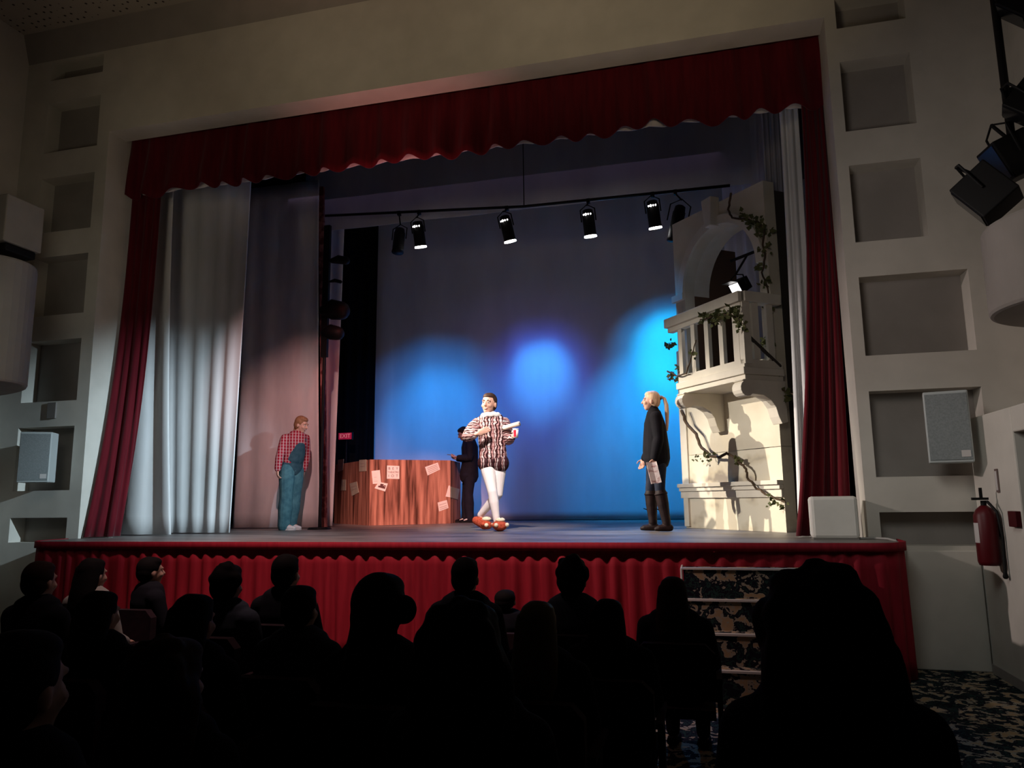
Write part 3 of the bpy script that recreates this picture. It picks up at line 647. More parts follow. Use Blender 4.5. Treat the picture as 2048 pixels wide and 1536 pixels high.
def strokes(o,bl_,w3,rects,mt,name='lettering',off=.006):
    m_=MB()
    for u0,u1,v0,v1 in rects:
        m_.prism([bl_(u0,v0),bl_(u1,v0),bl_(u1,v1),bl_(u0,v1)],lambda v:w3(v[0],v[1],off),lambda v:w3(v[0],v[1],off+.002))
    x_=m_.build(name,mt,o)
n1=notice(fp,[(774,931),(798.5,932),(798.5,958),(773.5,957.5)],paper,0)
def panel_text(nt,pn,s,u,v,size,mt):
    o,bl_,w3=nt; t_=pn[2]; c_=bl_(u,v); w=w3(c_[0],c_[1],.0065); text(s,size,w,(PI/2,0,math.atan2(t_.y,t_.x)),mt,o,ex_=.0008)
panel_text(n1,fp,'B  E  Y',.5,.22,.062,ink); panel_text(n1,fp,'THEATRE',.5,.5,.046,ink); panel_text(n1,fp,'I  O  T',.5,.78,.062,ink)
n2_=notice(fp,[(743,942),(759.5,940),(762,967),(745.5,968)],paper,0); strokes(*n2_,[(.2,.5,.5,.52),(.15,.6,.8,.82)],inkf)
n3=notice(fp,[(757,964),(775.5,967),(770,983),(749,976.5)],paper,0,off=.009)
strokes(*n3,[(.3,.62,.18,.42),(.66,.9,.30,.42),(.2,.9,.48,.72),(.35,.75,.42,.50)],ink,'dark_print',.009)
n4=notice(fp,[(850,934),(875.5,925),(880,939),(855,951)],paper,0); strokes(*n4,[(.12,.88,v_,v_+.06) for v_ in(.2,.4,.6,.8)],inkf)
n5=notice(fp,[(875,1005),(893.5,1000),(897,1016),(878,1023)],paper,0); strokes(*n5,[(.12,.88,v_,v_+.05) for v_ in(.3,.6,.8)],inkf)
n6=notice(fp,[(897,971),(899.8,971),(899.8,994.5),(891,993)],paper,0)
n7=notice(sp2,[(900.5,973),(918.5,978),(915,999),(900.5,995)],paperg,0)
for cs_,mt_ in (([(719,920),(733,919),(733,942),(719,943)],paperg),([(700,967),(714,963),(718,985),(704,992)],paperg),([(684,959),(692,959),(692,981),(682,981)],paperg),([(676,920),(688,918),(686,940),(676,944)],paperg)):
    q7=notice(sp1,cs_,mt_,0); strokes(*q7,[(.15,.85,.3,.34),(.15,.85,.55,.59)],inkf)
#PEOPLE
# ------------------------------------------------------------------ people
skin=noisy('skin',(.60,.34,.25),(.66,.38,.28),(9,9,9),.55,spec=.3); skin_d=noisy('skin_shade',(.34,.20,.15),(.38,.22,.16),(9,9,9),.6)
eye_w=mat('eye_white',(.8,.78,.75),.3); iris=mat('iris',(.03,.02,.015),.3); lipm=mat('lip',(.42,.14,.12),.5); teeth=mat('teeth',(.8,.77,.7),.4); brow=mat('eyebrow',(.10,.05,.03),.8)
def Rz(a): return Matrix.Rotation(a,3,'Z')
def headgeo(mb,c,R,s=1):
    c=V(c); P=lambda x,y,z:c+R@(V((x,y,z))*s)
    S=lambda *r:tuple(q_*s for q_ in r)
    mb.ell(P(0,.014,.028),S(.076,.094,.094),R); mb.ell(P(0,-.022,-.026),S(.061,.068,.084),R); mb.ell(P(0,-.040,-.078),S(.040,.040,.036),R)
    mb.tube([P(0,-.084,.018),P(0,-.100,-.012),P(0,-.104,-.022)],[.009*s,.013*s,.015*s],8)
    for sg in(1,-1):
        mb.ell(P(sg*.077,.012,-.012),S(.011,.020,.031),R,10,8); mb.ell(P(sg*.033,-.060,-.026),S(.028,.028,.026),R,12,8)
        mb.ell(P(sg*.030,-.074,.030),S(.026,.016,.010),R,10,6)
    mb.tube([P(0,.02,-.06),P(0,.03,-.16)],[.050*s,.052*s],12)
def face(root,c,R,smile=False,bc=None,s=1):
    c=V(c); P=lambda x,y,z:c+R@(V((x,y,z))*s)
    for sg in(1,-1):
        e=MB().ell(P(sg*.030,-.0775,.010),(.014*s,.009*s,.0075*s),R,12,8).build('eye',eye_w,root,True)
        MB().ell(P(sg*.030,-.0850,.010),(.006*s,.0035*s,.0065*s),R,10,6).build('iris',iris,e,True)
        MB().tube([P(sg*.015,-.087,.031),P(sg*.032,-.087,.036),P(sg*.047,-.079,.030)],[.0035*s,.005*s,.003*s],6).build('eyebrow',bc or brow,root,True)
    w=.030 if smile else .022
    m_=MB().tube([P(-w,-.070,-.052+.006*smile),P(-w*.5,-.081,-.060),P(0,-.084,-.062),P(w*.5,-.081,-.060),P(w,-.070,-.052+.006*smile)],[.004*s,.0075*s,.0085*s,.0075*s,.004*s],8).build('mouth',lipm,root,True)
    if smile: MB().tube([P(-w*.8,-.078,-.054),P(0,-.0895,-.0585),P(w*.8,-.078,-.054)],[.003*s,.005*s,.003*s],6).build('teeth',teeth,m_,True)
def hand(mb,w,d,n,side,s=1,curl=.35,spread=.0):
    w=V(w); d=V(d).normalized(); n=V(n); n=(n-d*n.dot(d)).normalized(); sd=d.cross(n).normalized()*side
    M=Matrix((sd,d,n)).transposed()
    mb.ell(w+d*.045*s,(.040*s,.055*s,.017*s),M,14,8)
    for i,(o,l) in enumerate(((.029,.070),(.010,.079),(-.010,.073),(-.028,.058))):
        p=w+d*(.080-.004*abs(i-1.3))*s+sd*o*s; pts=[p-d*.03*s,p]; a=curl*(.8+.12*i); dd=d.copy()
        for k_,f_ in enumerate((.45,.31,.24)):
            ax=dd.cross(n) if k_==0 else ax
            dd=(Matrix.Rotation(a if k_==0 else a*1.25,3,d.cross(n).normalized())@dd).normalized(); pts.append(pts[-1]+dd*l*f_*s)
        mb.tube(pts,[.0085*s,.009*s,.0085*s,.0078*s,.0068*s],8)
    t0=w+d*.022*s+sd*.026*s; t1=t0+(d*.5+sd*.75+n*.25).normalized()*.035*s; t2=t1+(d*.8+sd*.25+n*.45).normalized()*.030*s; t3=t2+(d*.9+n*.4-sd*.1).normalized()*.022*s
    mb.tube([w+d*.02*s,t0,t1,t2,t3],[.012*s,.013*s,.0105*s,.0095*s,.008*s],8)
def lerp(a,b,t_): return V(a).lerp(V(b),t_)
def legtube(mb,h,k_,a_,off=0,sc_=1,wide=0,t0=0,bend=None):
    L_=[(lerp(h,k_,t_),r_) for t_,r_ in((0,.088),(.35,.082),(.75,.062),(1,.054))]+[(lerp(k_,a_,t_),r_) for t_,r_ in((.12,.052),(.35,.055),(.7,.041),(1,.034))]
    mb.tube([p for p,_ in L_],[r_*sc_+off+wide*(i/7) for i,(_,r_) in enumerate(L_)],14)
def armtube(mb,s_,e_,w_,off=0,end=1.0,sc_=1,puff=None):
    L_=[(lerp(s_,e_,t_),r_) for t_,r_ in((0,.054),(.4,.049),(.85,.040),(1,.038))]+[(lerp(e_,w_,t_*end),r_) for t_,r_ in((.25,.040),(.6,.034),(1,.027))]
    rr_=[r_*sc_+off for _,r_ in L_]
    if puff: rr_=[max(r_,q_) for r_,q_ in zip(rr_,puff)]
    mb.tube([p for p,_ in L_],rr_,14)
def torso(mb,J,off=0,low=None,sc_=1.0,rows=((0,.155,.105),(.22,.140,.098),(.45,.140,.100),(.75,.165,.112),(.92,.155,.095))):
    a_,b_=V(J['hip']),V(J['neck']); m_=V(J.get('chest',lerp(a_,b_,.7)))
    pts=[];rd=[]
    for t_,rx,ry in rows:
        if low is not None and t_<low: continue
        p=lerp(a_,b_,t_); bul=(m_-lerp(a_,b_,.7)); p=p+bul*math.sin(PI*min(1,t_)/1.4)
        pts.append(p); rd.append((rx*sc_+off,ry*sc_+off))
    mb.tube(pts,rd,20,ref=V(J['ref']),dome=True)
    mb.tube([lerp(J['sL'],J['sR'],.0),lerp(J['sL'],J['sR'],.5)+V((0,0,.02)),J['sR']],[.052*sc_+off,(.060+off,.075+off) ,.052*sc_+off],12,ref=V((0,0,1)))
def bodygeo(root,J,voxel=.007,sk=None,hands=True,sc_=1.0):
    mb=MB(); torso(mb,J,0,sc_=sc_); headgeo(mb,J['head'],J['R'],J.get('hs',1))
    mb.tube([lerp(J['neck'],J['head'],-.15),lerp(J['neck'],J['head'],.55)],[.056,.050],12)
    for q_ in 'LR':
        armtube(mb,J['s'+q_],J['e'+q_],J['w'+q_],sc_=sc_); legtube(mb,J['h'+q_],J['k'+q_],J['a'+q_],sc_=sc_)
        if hands: hand(mb,J['w'+q_],J['hd'+q_],J['hn'+q_],J.get('hside'+q_,1),J.get('hsz'+q_,1),J.get('hc'+q_,.35))
        f=J.get('f'+q_)
        if f: mb.tube([V(J['a'+q_]),V(J['a'+q_])+V((0,0,-.03)),V(f)],[.033,.035,.026],10)
    return mb.blob('body',sk or skin,root,voxel,3)
def place(px,py,Y):
    p=at(px,py,Y); c_=V((CAM.x-p.x,CAM.y-p.y)); return (p.x,p.y,0.0),math.atan2(c_.x,-c_.y)
def shoe(a_,toe,mt,root,name='shoe',w=.042,sole=None,h=.05,heel=.05):
    a_=V(a_); toe=V(toe); d=V((toe.x-a_.x,toe.y-a_.y,0)).normalized()
    b0=a_-d*heel; z=.03
    mb=MB().tube([(b0.x,b0.y,z+.022),(a_.x,a_.y,z+.022),lerp((a_.x,a_.y,z+.012),(toe.x,toe.y,z+.006),.55),(toe.x,toe.y,z)],[(w*.8,.045),(w*.92,.05),(w*1.05,.036),(w*.8,.024)],14,ref=V((-d.y,d.x,0)))
    mb.tube([(a_.x,a_.y,.04),(a_.x,a_.y,.04+h)],[w*.95,w*.95],12)
    o=mb.blob(name,mt,root,.006,3)
    if sole:
        e=toe+d*.015; s_=V((-d.y,d.x,0))*w
        poly=[(b0-d*.03+s_*.5),(b0-d*.03-s_*.5),(b0+d*.02-s_),(e-d*.08-s_*1.1),(e-s_*.5),(e+s_*.5),(e-d*.08+s_*1.1),(b0+d*.02+s_)]
        MB().prism([(v.x,v.y) for v in poly],lambda v:V((v[0],v[1],.0)),lambda v:V((v[0],v[1],.022))).build('sole',sole,o)
    return o
# --- costume materials
def stripes(name,freq=15.0,dark=(.045,.008,.010),swap=False):
    m_=mat(name,(.5,.4,.4),.7); t=NT(m_)
    tc=t.n('ShaderNodeTexCoord'); nz=t.n('ShaderNodeTexNoise'); nz.inputs['Scale'].default_value=14
    sx=t.n('ShaderNodeSeparateXYZ'); ma=t.n('ShaderNodeMath',operation='MULTIPLY'); ma.inputs[1].default_value=freq
    ad=t.n('ShaderNodeMath',operation='ADD'); nm_=t.n('ShaderNodeMath',operation='MULTIPLY'); nm_.inputs[1].default_value=.5; fr=t.n('ShaderNodeMath',operation='FRACT')
    cr=t.n('ShaderNodeValToRGB'); cr.color_ramp.interpolation='CONSTANT'; e=cr.color_ramp.elements
    e[0].color=(.75,.66,.64,1); e[1].position=.16; e[1].color=(*dark,1)
    for p,c in((.28,(.50,.28,.27)),(.44,(*dark,)),(.50,(.72,.60,.58)),(.62,(*dark,)),(.74,(.55,.33,.32)),(.86,(*dark,))):
        k_=e.new(p); k_.color=(*c,1)
    # bead pattern down the stripes
    wz=t.n('ShaderNodeTexWave'); wz.wave_type='BANDS'; wz.bands_direction='Z'; wz.inputs['Scale'].default_value=6; wz.inputs['Distortion'].default_value=3; wz.inputs['Detail'].default_value=1
    mr=t.n('ShaderNodeValToRGB'); mr.color_ramp.elements[0].position=.15; mr.color_ramp.elements[0].color=(.55,.40,.38,1); mr.color_ramp.elements[1].position=.4; mr.color_ramp.elements[1].color=(1,1,1,1)
    mx=t.n('ShaderNodeMix',data_type='RGBA',blend_type='MULTIPLY'); mx.inputs[0].default_value=.75
    t.l(tc.outputs['Object'],sx.inputs[0]); t.l(tc.outputs['Object'],nz.inputs['Vector']); t.l(sx.outputs[2 if swap else 0],ma.inputs[0]); t.l(nz.outputs[0],nm_.inputs[0]); t.l(ma.outputs[0],ad.inputs[0]); t.l(nm_.outputs[0],ad.inputs[1]); t.l(ad.outputs[0],fr.inputs[0]); t.l(fr.outputs[0],cr.inputs[0])
    t.l(tc.outputs['Object'],wz.inputs['Vector']); t.l(wz.outputs[0],mr.inputs[0]); t.l(cr.outputs[0],mx.inputs[6]); t.l(mr.outputs[0],mx.inputs[7]); t.l(mx.outputs[2],t.b.inputs['Base Color'])
    return m_
doub=stripes('striped_doublet',6.5); slv=stripes('striped_sleeve',9.0,swap=True)
breech=stripes('striped_breeches',11.0,(.03,.008,.010))
breech.node_tree.nodes['Color Ramp'].color_ramp.elements[0].color=(.5,.42,.42,1); breech.node_tree.nodes['Color Ramp'].color_ramp.elements[4].color=(.03,.008,.010,1); breech.node_tree.nodes['Color Ramp'].color_ramp.elements[2].color=(.06,.015,.02,1)
tights=mat('white_tights',(.82,.78,.76),.7); ruffm=mat('white_collar',(.85,.83,.80),.8)
plush=noisy('rust_plush',(.34,.05,.022),(.52,.10,.05),(40,40,40),.9,.5); plushc=noisy('cream_plush',(.75,.66,.46),(.82,.74,.55),(40,40,40),.9,.4)
hair_dk=noisy('dark_brown_hair',(.030,.014,.009),(.06,.03,.018),(30,30,4),.6); hair_b=noisy('blonde_hair',(.62,.40,.24),(.82,.58,.38),(45,45,4),.5); hair_l=noisy('light_brown_hair',(.22,.10,.05),(.36,.18,.09),(40,40,5),.55)
# --- man in striped costume
loc,rz=place(984,1063,2.0)
mn=empty('person',loc,rz,label='man in striped black and white costume, white tights and rust slippers',cat='person')
J=dict(ref=(1,.12,0),hip=(.025,.0,.90),neck=(-.005,.0,1.50),head=(-.028,-.04,1.668),R=Rz(-.42)@Matrix.Rotation(.06,3,'Y'),hs=1.2,
 sL=(-.175,.01,1.42),eL=(-.31,-.10,1.23),wL=(-.175,-.27,1.25),hdL=(.80,-.15,.35),hnL=(.25,.9,.2),hcL=.12,hszL=1.15,hsideL=-1,
 sR=(.175,-.01,1.42),eR=(.235,-.03,1.17),wR=(.285,-.21,1.215),hdR=(.25,-.6,.25),hnR=(-.8,-.2,.1),hcR=.95,hsideR=-1,
 hL=(-.065,0,.88),kL=(.01,-.12,.50),aL=(.065,-.10,.12),fL=(.09,-.25,.05),
 hR=(.105,.02,.88),kR=(.085,.03,.47),aR=(-.155,.26,.20),fR=(-.08,.14,.06))
bodygeo(mn,J); face(mn,J['head'],J['R'],True,hair_dk,1.2)
mb=MB(); torso(mb,J,.022,rows=((.10,.170,.115),(.3,.160,.112),(.55,.165,.115),(.78,.175,.120),(.93,.160,.100))); mb.blob('doublet',doub,mn,.008,3)
for q_,pf in(('L',(.08,.098,.09,.082,.076,.066,.058)),('R',(.08,.088,.078,.066,.060,.052,.044))):
    mb=MB(); armtube(mb,J['s'+q_],J['e'+q_],J['w'+q_],.015,.62 if q_=='L' else .86,puff=pf); mb.blob('sleeve',slv,mn,.008,3)
    MB().tube([lerp(J['e'+q_],J['w'+q_],.60 if q_=='L' else .84),lerp(J['e'+q_],J['w'+q_],.72 if q_=='L' else .97)],[pf[6]*.9,pf[6]*.78],14,dome=False).build('cuff',ruffm,mn,True)
mb=MB(); mb.ell((-.065,-.005,.885),(.122,.13,.125)).ell((.115,.0,.88),(.122,.13,.13)).tube([(.025,0,.90),(.025,0,1.06)],[(.19,.13),(.175,.12)],18); mb.blob('breeches',breech,mn,.009,4)
mb=MB(); legtube(mb,J['hL'],J['kL'],J['aL'],.010); legtube(mb,J['hR'],J['kR'],J['aR'],.010); mb.blob('tights',tights,mn,.007,4)
rf=MB(); n=40; cc=V((-.008,-.01,1.505)); M=Matrix.Rotation(-.16,3,'X')@Matrix.Rotation(-.05,3,'Y')
ring=[cc+M@V((.118*math.cos(a_),.108*math.sin(a_),.006*math.sin(9*a_))) for a_ in[2*PI*i/n for i in range(n+1)]]
rf.tube(ring,[(.034,.022)]*(n+1),10,ref=V((0,0,1)),dome=False); 
rf.blob('ruff_collar',ruffm,mn,.007,3)
# hair cap
def haircap(root,c,R,mt,s=1,long=0,extra=None,vox=.007,name='hair'):
    c=V(c); P=lambda x,y,z:c+R@(V((x,y,z))*s); mb=MB()
    mb.ell(P(0,.026,.040),(.083*s,.092*s,.092*s),R); mb.ell(P(0,.045,.0),(.078*s,.072*s,.085*s),R); mb.ell(P(0,.002,.083),(.071*s,.076*s,.044*s),R)
    if extra: extra(mb,P)
    return mb.blob(name,mt,root,vox,3)
haircap(mn,J['head'],J['R'],hair_dk,1.19)
def slipper(root,heel,toe,w,label=None):
    h_=V(heel);t_=V(toe); d=(t_-h_).normalized(); sd=V((0,0,1)).cross(d).normalized()
    mb=MB().tube([h_,lerp(h_,t_,.35),lerp(h_,t_,.75),t_],[(w*.8,.055),(w*.85,.065),(w*1.1,.075),(w*.95,.055)],16,ref=sd)
    up=sd.cross(d)*-1 if (sd.cross(d)).z<0 else sd.cross(d)
    for sg in(1,-1): mb.ell(lerp(h_,t_,.9)+sd*sg*w*1.0+up*.01,(.03,.03,.03))
    s_=mb.blob('slipper',plush,root,.007,2)
    MB().ell(lerp(h_,t_,.82)+up*.072,(.062,.05,.032)).build('cream_patch',plushc,s_,True)
    MB().ell(lerp(h_,t_,.95)+up*.098,(.008,.008,.008)).build('dark_button',iris,s_,True)
    for sg in(1,-1): MB().ell(t_+sd*sg*w*.85+up*.012+d*.03,(.027,.027,.027)).build('cream_bobble',plushc,s_,True)
    return s_
slipper(mn,(.065,-.08,.075),(.115,-.27,.07),.085)
slipper(mn,(-.215,.26,.13),(-.055,.10,.068),.068)
Mw=Matrix.LocRotScale(V(loc),Matrix.Rotation(rz,3,'Z').to_quaternion(),None)
cp_=empty('cup',Mw@V((.318,-.305,1.19)),rz,label='red and white paper cup in the hand of the costumed man',cat='cup')
MB().tube([(0,0,0),(0,0,.11)],[.030,.038],20,dome=False).build('cup_body',mat('cup_white',(.85,.83,.80),.6),cp_,True)
m_=MB(); 
for i in range(5):
    a0=-2.6+.22*i; a1=a0+.22
    m_.vf([(.0325*math.cos(a0),.0325*math.sin(a0),.012),(.0325*math.cos(a1),.0325*math.sin(a1),.012),(.0392*math.cos(a1),.0392*math.sin(a1),.10),(.0392*math.cos(a0),.0392*math.sin(a0),.10)],[(0,1,2,3)])
m_.build('red_band',mat('cup_red',(.62,.01,.03),.5),cp_)
MB().tube([(0,0,.108),(0,0,.118)],[.040,.040],20,dome=False).build('rim',mat('cup_rim',(.8,.78,.76),.6),cp_,True)
rl_=empty('rolled_script',Mw@V((.20,-.16,1.345)),rz,label='rolled cream paper under the arm of the costumed man',cat='paper roll')
MB().tube([(-.04,.05,-.01),(.17,-.09,.035)],[.030,.030],16,dome=False).build('roll',noisy('roll_paper',(.62,.52,.42),(.72,.62,.52),(8,8,8),.8),rl_,True)
MB().tube([(.165,-.087,.034),(.172,-.0915,.0355)],[.017,.017],12,dome=False).build('hollow_shade',mat('roll_shadow',(.25,.19,.15),.9),rl_)  # dark disc paints the shade inside the roll's open end
# --- woman in black
loc,rz=place(1316,1063,1.70)
wm=empty('person',loc,rz,label='blonde woman with a long ponytail in a black sweater and brown boots, facing left',cat='person')
J=dict(ref=(0,1,0),hip=(.02,0,.89),neck=(.012,0,1.445),head=(-.022,0,1.575),R=Rz(-PI/2)@Matrix.Rotation(-.05,3,'X'),
 sL=(.035,-.155,1.365),eL=(.055,-.205,1.10),wL=(-.005,-.20,.865),hdL=(-.10,0,-1),hnL=(-.6,.6,0),hcL=.75,hsideL=-1,
 sR=(.02,.155,1.365),eR=(.0,.20,1.10),wR=(-.13,.20,.88),hdR=(-.35,0,-1),hnR=(-.3,-.8,0),hcR=.3,hsideR=1,
 hL=(.04,-.085,.87),kL=(.045,-.09,.50),aL=(.105,-.09,.10),fL=(0,-.10,.04),
 hR=(.0,.085,.87),kR=(-.07,.09,.50),aR=(-.055,.10,.10),fR=(-.17,.11,.04))
bodygeo(wm,J,sc_=.94); face(wm,J['head'],J['R'])
def wtop(mb,P):
    mb.ell(P(0,.06,.03),(.06,.05,.06)); mb.ell(P(0,.02,-.01),(.083,.05,.05),J['R'])
haircap(wm,J['head'],J['R'],hair_b,1.02,extra=wtop)
MB().tube([(.075,0,1.60),(.11,0,1.625),(.145,0,1.60),(.165,-.01,1.52),(.168,-.01,1.42),(.165,-.01,1.30),(.16,-.01,1.21)],[.016,.022,(.030,.022),(.036,.026),(.036,.026),(.030,.020),(.012,.010)],14,ref=V((0,1,0))).build('ponytail',hair_b,wm,True)
MB().tube([(.083,0,1.603),(.097,0,1.615)],[.024,.024],12,dome=False).build('hair_tie',blackmetal,wm,True)
blackk=noisy('black_knit',(.003,.003,.005),(.006,.005,.008),(9,9,9),.9); jeans=noisy('dark_jeans',(.012,.016,.030),(.022,.028,.045),(12,12,12),.85)
mb=MB(); torso(mb,J,.012,rows=((-.05,.20,.150),(.15,.198,.150),(.45,.185,.135),(.75,.17,.115),(.92,.140,.085)))
for q_ in'LR': armtube(mb,J['s'+q_],J['e'+q_],J['w'+q_],.022,.96)
mb.tube([lerp(J['neck'],J['head'],-.1),lerp(J['neck'],J['head'],.33)],[.068,.062],14)
mb.blob('sweater',blackk,wm,.008,4)
mb=MB(); 
for q_ in'LR': legtube(mb,J['h'+q_],J['k'+q_],J['a'+q_],.008)
mb.ell((.02,0,.88),(.13,.165,.10)); mb.blob('jeans',jeans,wm,.008,3)
bootm=noisy('brown_boot_leather',(.009,.004,.004),(.022,.010,.009),(12,12,12),.6)
for q_,toe in(('L',(-.02,-.105,.0)),('R',(-.19,.115,0))):
    kk,aa=V(J['k'+q_]),V(J['a'+q_]); mb=MB(); mb.tube([lerp(kk,aa,.12),lerp(kk,aa,.45),lerp(kk,aa,.8),lerp(kk,aa,1.0)],[.073,.070,.055,.052],14)
    d=(V(toe)-V((aa.x,aa.y,0))).normalized()
    mb.tube([V((aa.x,aa.y,.045))-d*.04,V((aa.x,aa.y,.05)),V(toe)+V((0,0,.04))-d*.03,V(toe)+V((0,0,.032))],[(.042,.042),(.045,.048),(.045,.036),(.034,.026)],14,ref=V((-d.y,d.x,0)))
    bt=mb.blob('boot',bootm,wm,.007,2)
    MB().tube([lerp(kk,aa,.11),lerp(kk,aa,.16)],[.078,.078],16,dome=False).build('cuff',bootm,bt,True)
    MB().tube([lerp(kk,aa,.62)+V((-.05,0,0)),lerp(kk,aa,.6)+V((-.10,-.01,.012))],[.008,.005],6).build('lace_bow',blackmetal,bt)
MB().tube([(-.001,-.20,.885),(-.003,-.20,.862)],[.034,.034],16,dome=False).build('bracelet',mat('bracelet',(.6,.58,.55),.3,metal=.6),wm,True)
Mw=Matrix.LocRotScale(V(loc),Matrix.Rotation(rz,3,'Z').to_quaternion(),None)
sh=empty('folded_leaflet',Mw@V((-.015,-.235,.70)),rz,label='pale folded leaflet hanging from the hand of the blonde woman',cat='leaflet')
R_=Matrix.Rotation(-.20,3,'Y')
m_=MB(); 
m_.box(R_@V((-.035,.0,.0)),(.065,.006,.26),R_@Matrix.Rotation(.35,3,'Z')); m_.box(R_@V((.025,.004,-.01)),(.065,.006,.25),R_@Matrix.Rotation(-.3,3,'Z')); m_.build('sheet',noisy('leaflet_print',(.45,.22,.20),(.85,.72,.68),(14,14,22),.7,lo=.36,hi=.50),sh)
# --- woman in dungarees
loc,rz=place(576,1062,2.42)
gm=empty('person',loc,rz,label='woman in blue dungarees and a red plaid shirt leaning forward by the drape',cat='person')
plaid=mat('red_plaid',(.3,.03,.04),.85); t=NT(plaid); tc=t.n('ShaderNodeTexCoord')
cols=[]
for dr,sc_ in(('X',7.5),('Z',7.0)):
    w_=t.n('ShaderNodeTexWave'); w_.wave_type='BANDS'; w_.bands_direction=dr; w_.inputs['Scale'].default_value=sc_; w_.inputs['Distortion'].default_value=.6
    c_=t.n('ShaderNodeValToRGB'); e=c_.color_ramp.elements; e[0].position=.30; e[0].color=(.30,.014,.028,1); e[1].position=.95; e[1].color=(.60,.38,.38,1); k_=e.new(.88); k_.color=(.20,.02,.03,1); k_=e.new(.55); k_.color=(.06,.008,.02,1)
    t.l(tc.outputs['Object'],w_.inputs['Vector']); t.l(w_.outputs[0],c_.inputs[0]); cols.append(c_)
mx=t.n('ShaderNodeMix',data_type='RGBA',blend_type='LIGHTEN'); mx.inputs[0].default_value=.5
t.l(cols[0].outputs[0],mx.inputs[6]); t.l(cols[1].outputs[0],mx.inputs[7]); t.l(mx.outputs[2],t.b.inputs['Base Color'])
denim=noisy('blue_denim',(.035,.11,.14),(.065,.17,.20),(14,14,14),.85,.2); denim_d=noisy('dark_denim',(.02,.055,.075),(.035,.075,.095),(14,14,14),.85)
J=dict(ref=(.87,.5,0),hip=(.02,0,.92),neck=(.095,-.02,1.41),chest=(.075,-.04,1.26),head=(.145,-.05,1.545),R=Rz(.95)@Matrix.Rotation(.28,3,'X'),
 sL=(-.085,-.075,1.335),eL=(-.150,-.16,1.08),wL=(-.175,-.17,.87),hdL=(.05,0,-1),hnL=(.8,.2,0),hcL=.45,hsideL=-1,
 sR=(.205,.085,1.355),eR=(.235,.13,1.09),wR=(.195,.08,.875),hdR=(-.05,-.1,-1),hnR=(-.8,.2,0),hcR=.45,hsideR=1,
 hL=(-.045,-.06,.88),kL=(-.045,-.075,.46),aL=(-.06,-.065,.10),fL=(.03,-.12,.05),
 hR=(.09,.055,.88),kR=(.075,.055,.46),aR=(.025,.055,.10),fR=(.12,-.0,.05))
bodygeo(gm,J,sc_=.93); face(gm,J['head'],J['R'],True,hair_l)
def gtop(mb,P): mb.ell(P(0,.085,-.02),(.042,.045,.05)); mb.tube([P(-.02,.08,-.03),P(-.03,.075,-.12)],[.02,.015],8)
haircap(gm,J['head'],J['R'],hair_l,1.06,extra=gtop)
mb=MB(); torso(mb,J,.016,rows=((.0,.150,.105),(.3,.145,.105),(.55,.150,.108),(.75,.160,.112),(.92,.140,.092)))
for q_ in'LR': armtube(mb,J['s'+q_],J['e'+q_],J['w'+q_],.020,.93)
mb.blob('plaid_shirt',plaid,gm,.008,3)
mb=MB(); f_=V((.5,-.87,0))
hp,nk=V(J['hip']),V(J['neck'])
mb.tube([lerp(hp,nk,-.06),lerp(hp,nk,.1),lerp(hp,nk,.30)],[(.175,.135),(.170,.130),(.155,.122)],18,ref=V(J['ref']))
mb.tube([lerp(hp,nk,.2)+f_*.045,lerp(hp,nk,.45)+f_*.062,lerp(hp,nk,.66)+f_*.082],[(.145,.10),(.138,.096),(.108,.082)],16,ref=V(J['ref']))
db=mb.blob('dungarees_bib',denim_d,gm,.008,3)
mb=MB()
for q_ in'LR': legtube(mb,J['h'+q_],J['k'+q_],V(J['a'+q_])+V((0,0,-.045)),.026,wide=.032)
mb.ell(V(J['hip'])+V((0,0,-.03)),(.15,.13,.10),Rz(math.atan2(.5,.87)))
mb.blob('dungarees_legs',denim,gm,.008,4)
for sg in(-1,1):
    rf_=V((.87,.5,0))*sg
    MB().tube([lerp(hp,nk,.62)+f_*.135+rf_*.06,lerp(hp,nk,.85)+f_*.115+rf_*.075,lerp(hp,nk,1.0)+f_*.02+rf_*.075,lerp(hp,nk,.8)-f_*.12+rf_*.06],[(.014,.006)]*4,8,ref=V((.87,.5,0))).build('strap',denim_d,db)
whs=mat('white_sneaker',(.75,.70,.68),.6)
shoe(J['aL'],(.085,-.15,0),whs,gm,'sneaker',.043,mat('pale_sole',(.7,.66,.64),.7)); shoe(J['aR'],(.165,-.04,0),whs,gm,'sneaker',.043,mat('pale_sole',(.7,.66,.64),.7))
# --- man in dark suit
loc,rz=place(934,1045,5.45)
sm=empty('person',loc,rz,label='man in a dark suit looking down at a phone beside the wooden counter',cat='person')
suit=noisy('navy_suit',(.010,.010,.018),(.016,.015,.026),(7,7,7),.85)
J=dict(ref=(.1,1,0),hip=(.045,0,.93),neck=(.02,0,1.49),chest=(.055,0,1.32),head=(-.065,-.01,1.60),R=Rz(-PI/2+.25)@Matrix.Rotation(.42,3,'X'),
 sL=(.06,-.185,1.405),eL=(.06,-.22,1.15),wL=(-.16,-.16,1.165),hdL=(-1,.15,.15),hnL=(0,.1,1),hcL=.5,hsideL=-1,
 sR=(.04,.18,1.405),eR=(.03,.2,1.15),wR=(-.17,.05,1.15),hdR=(-1,-.2,.15),hnR=(0,0,1),hcR=.5,hsideR=1,
 hL=(.055,-.09,.90),kL=(.03,-.10,.50),aL=(.05,-.10,.10),fL=(-.06,-.11,.04),
 hR=(.035,.09,.90),kR=(-.01,.09,.50),aR=(-.02,.10,.10),fR=(-.13,.10,.04))
bodygeo(sm,J); face(sm,J['head'],J['R'],False,hair_dk)
haircap(sm,J['head'],J['R'],hair_dk,1.05,extra=None)
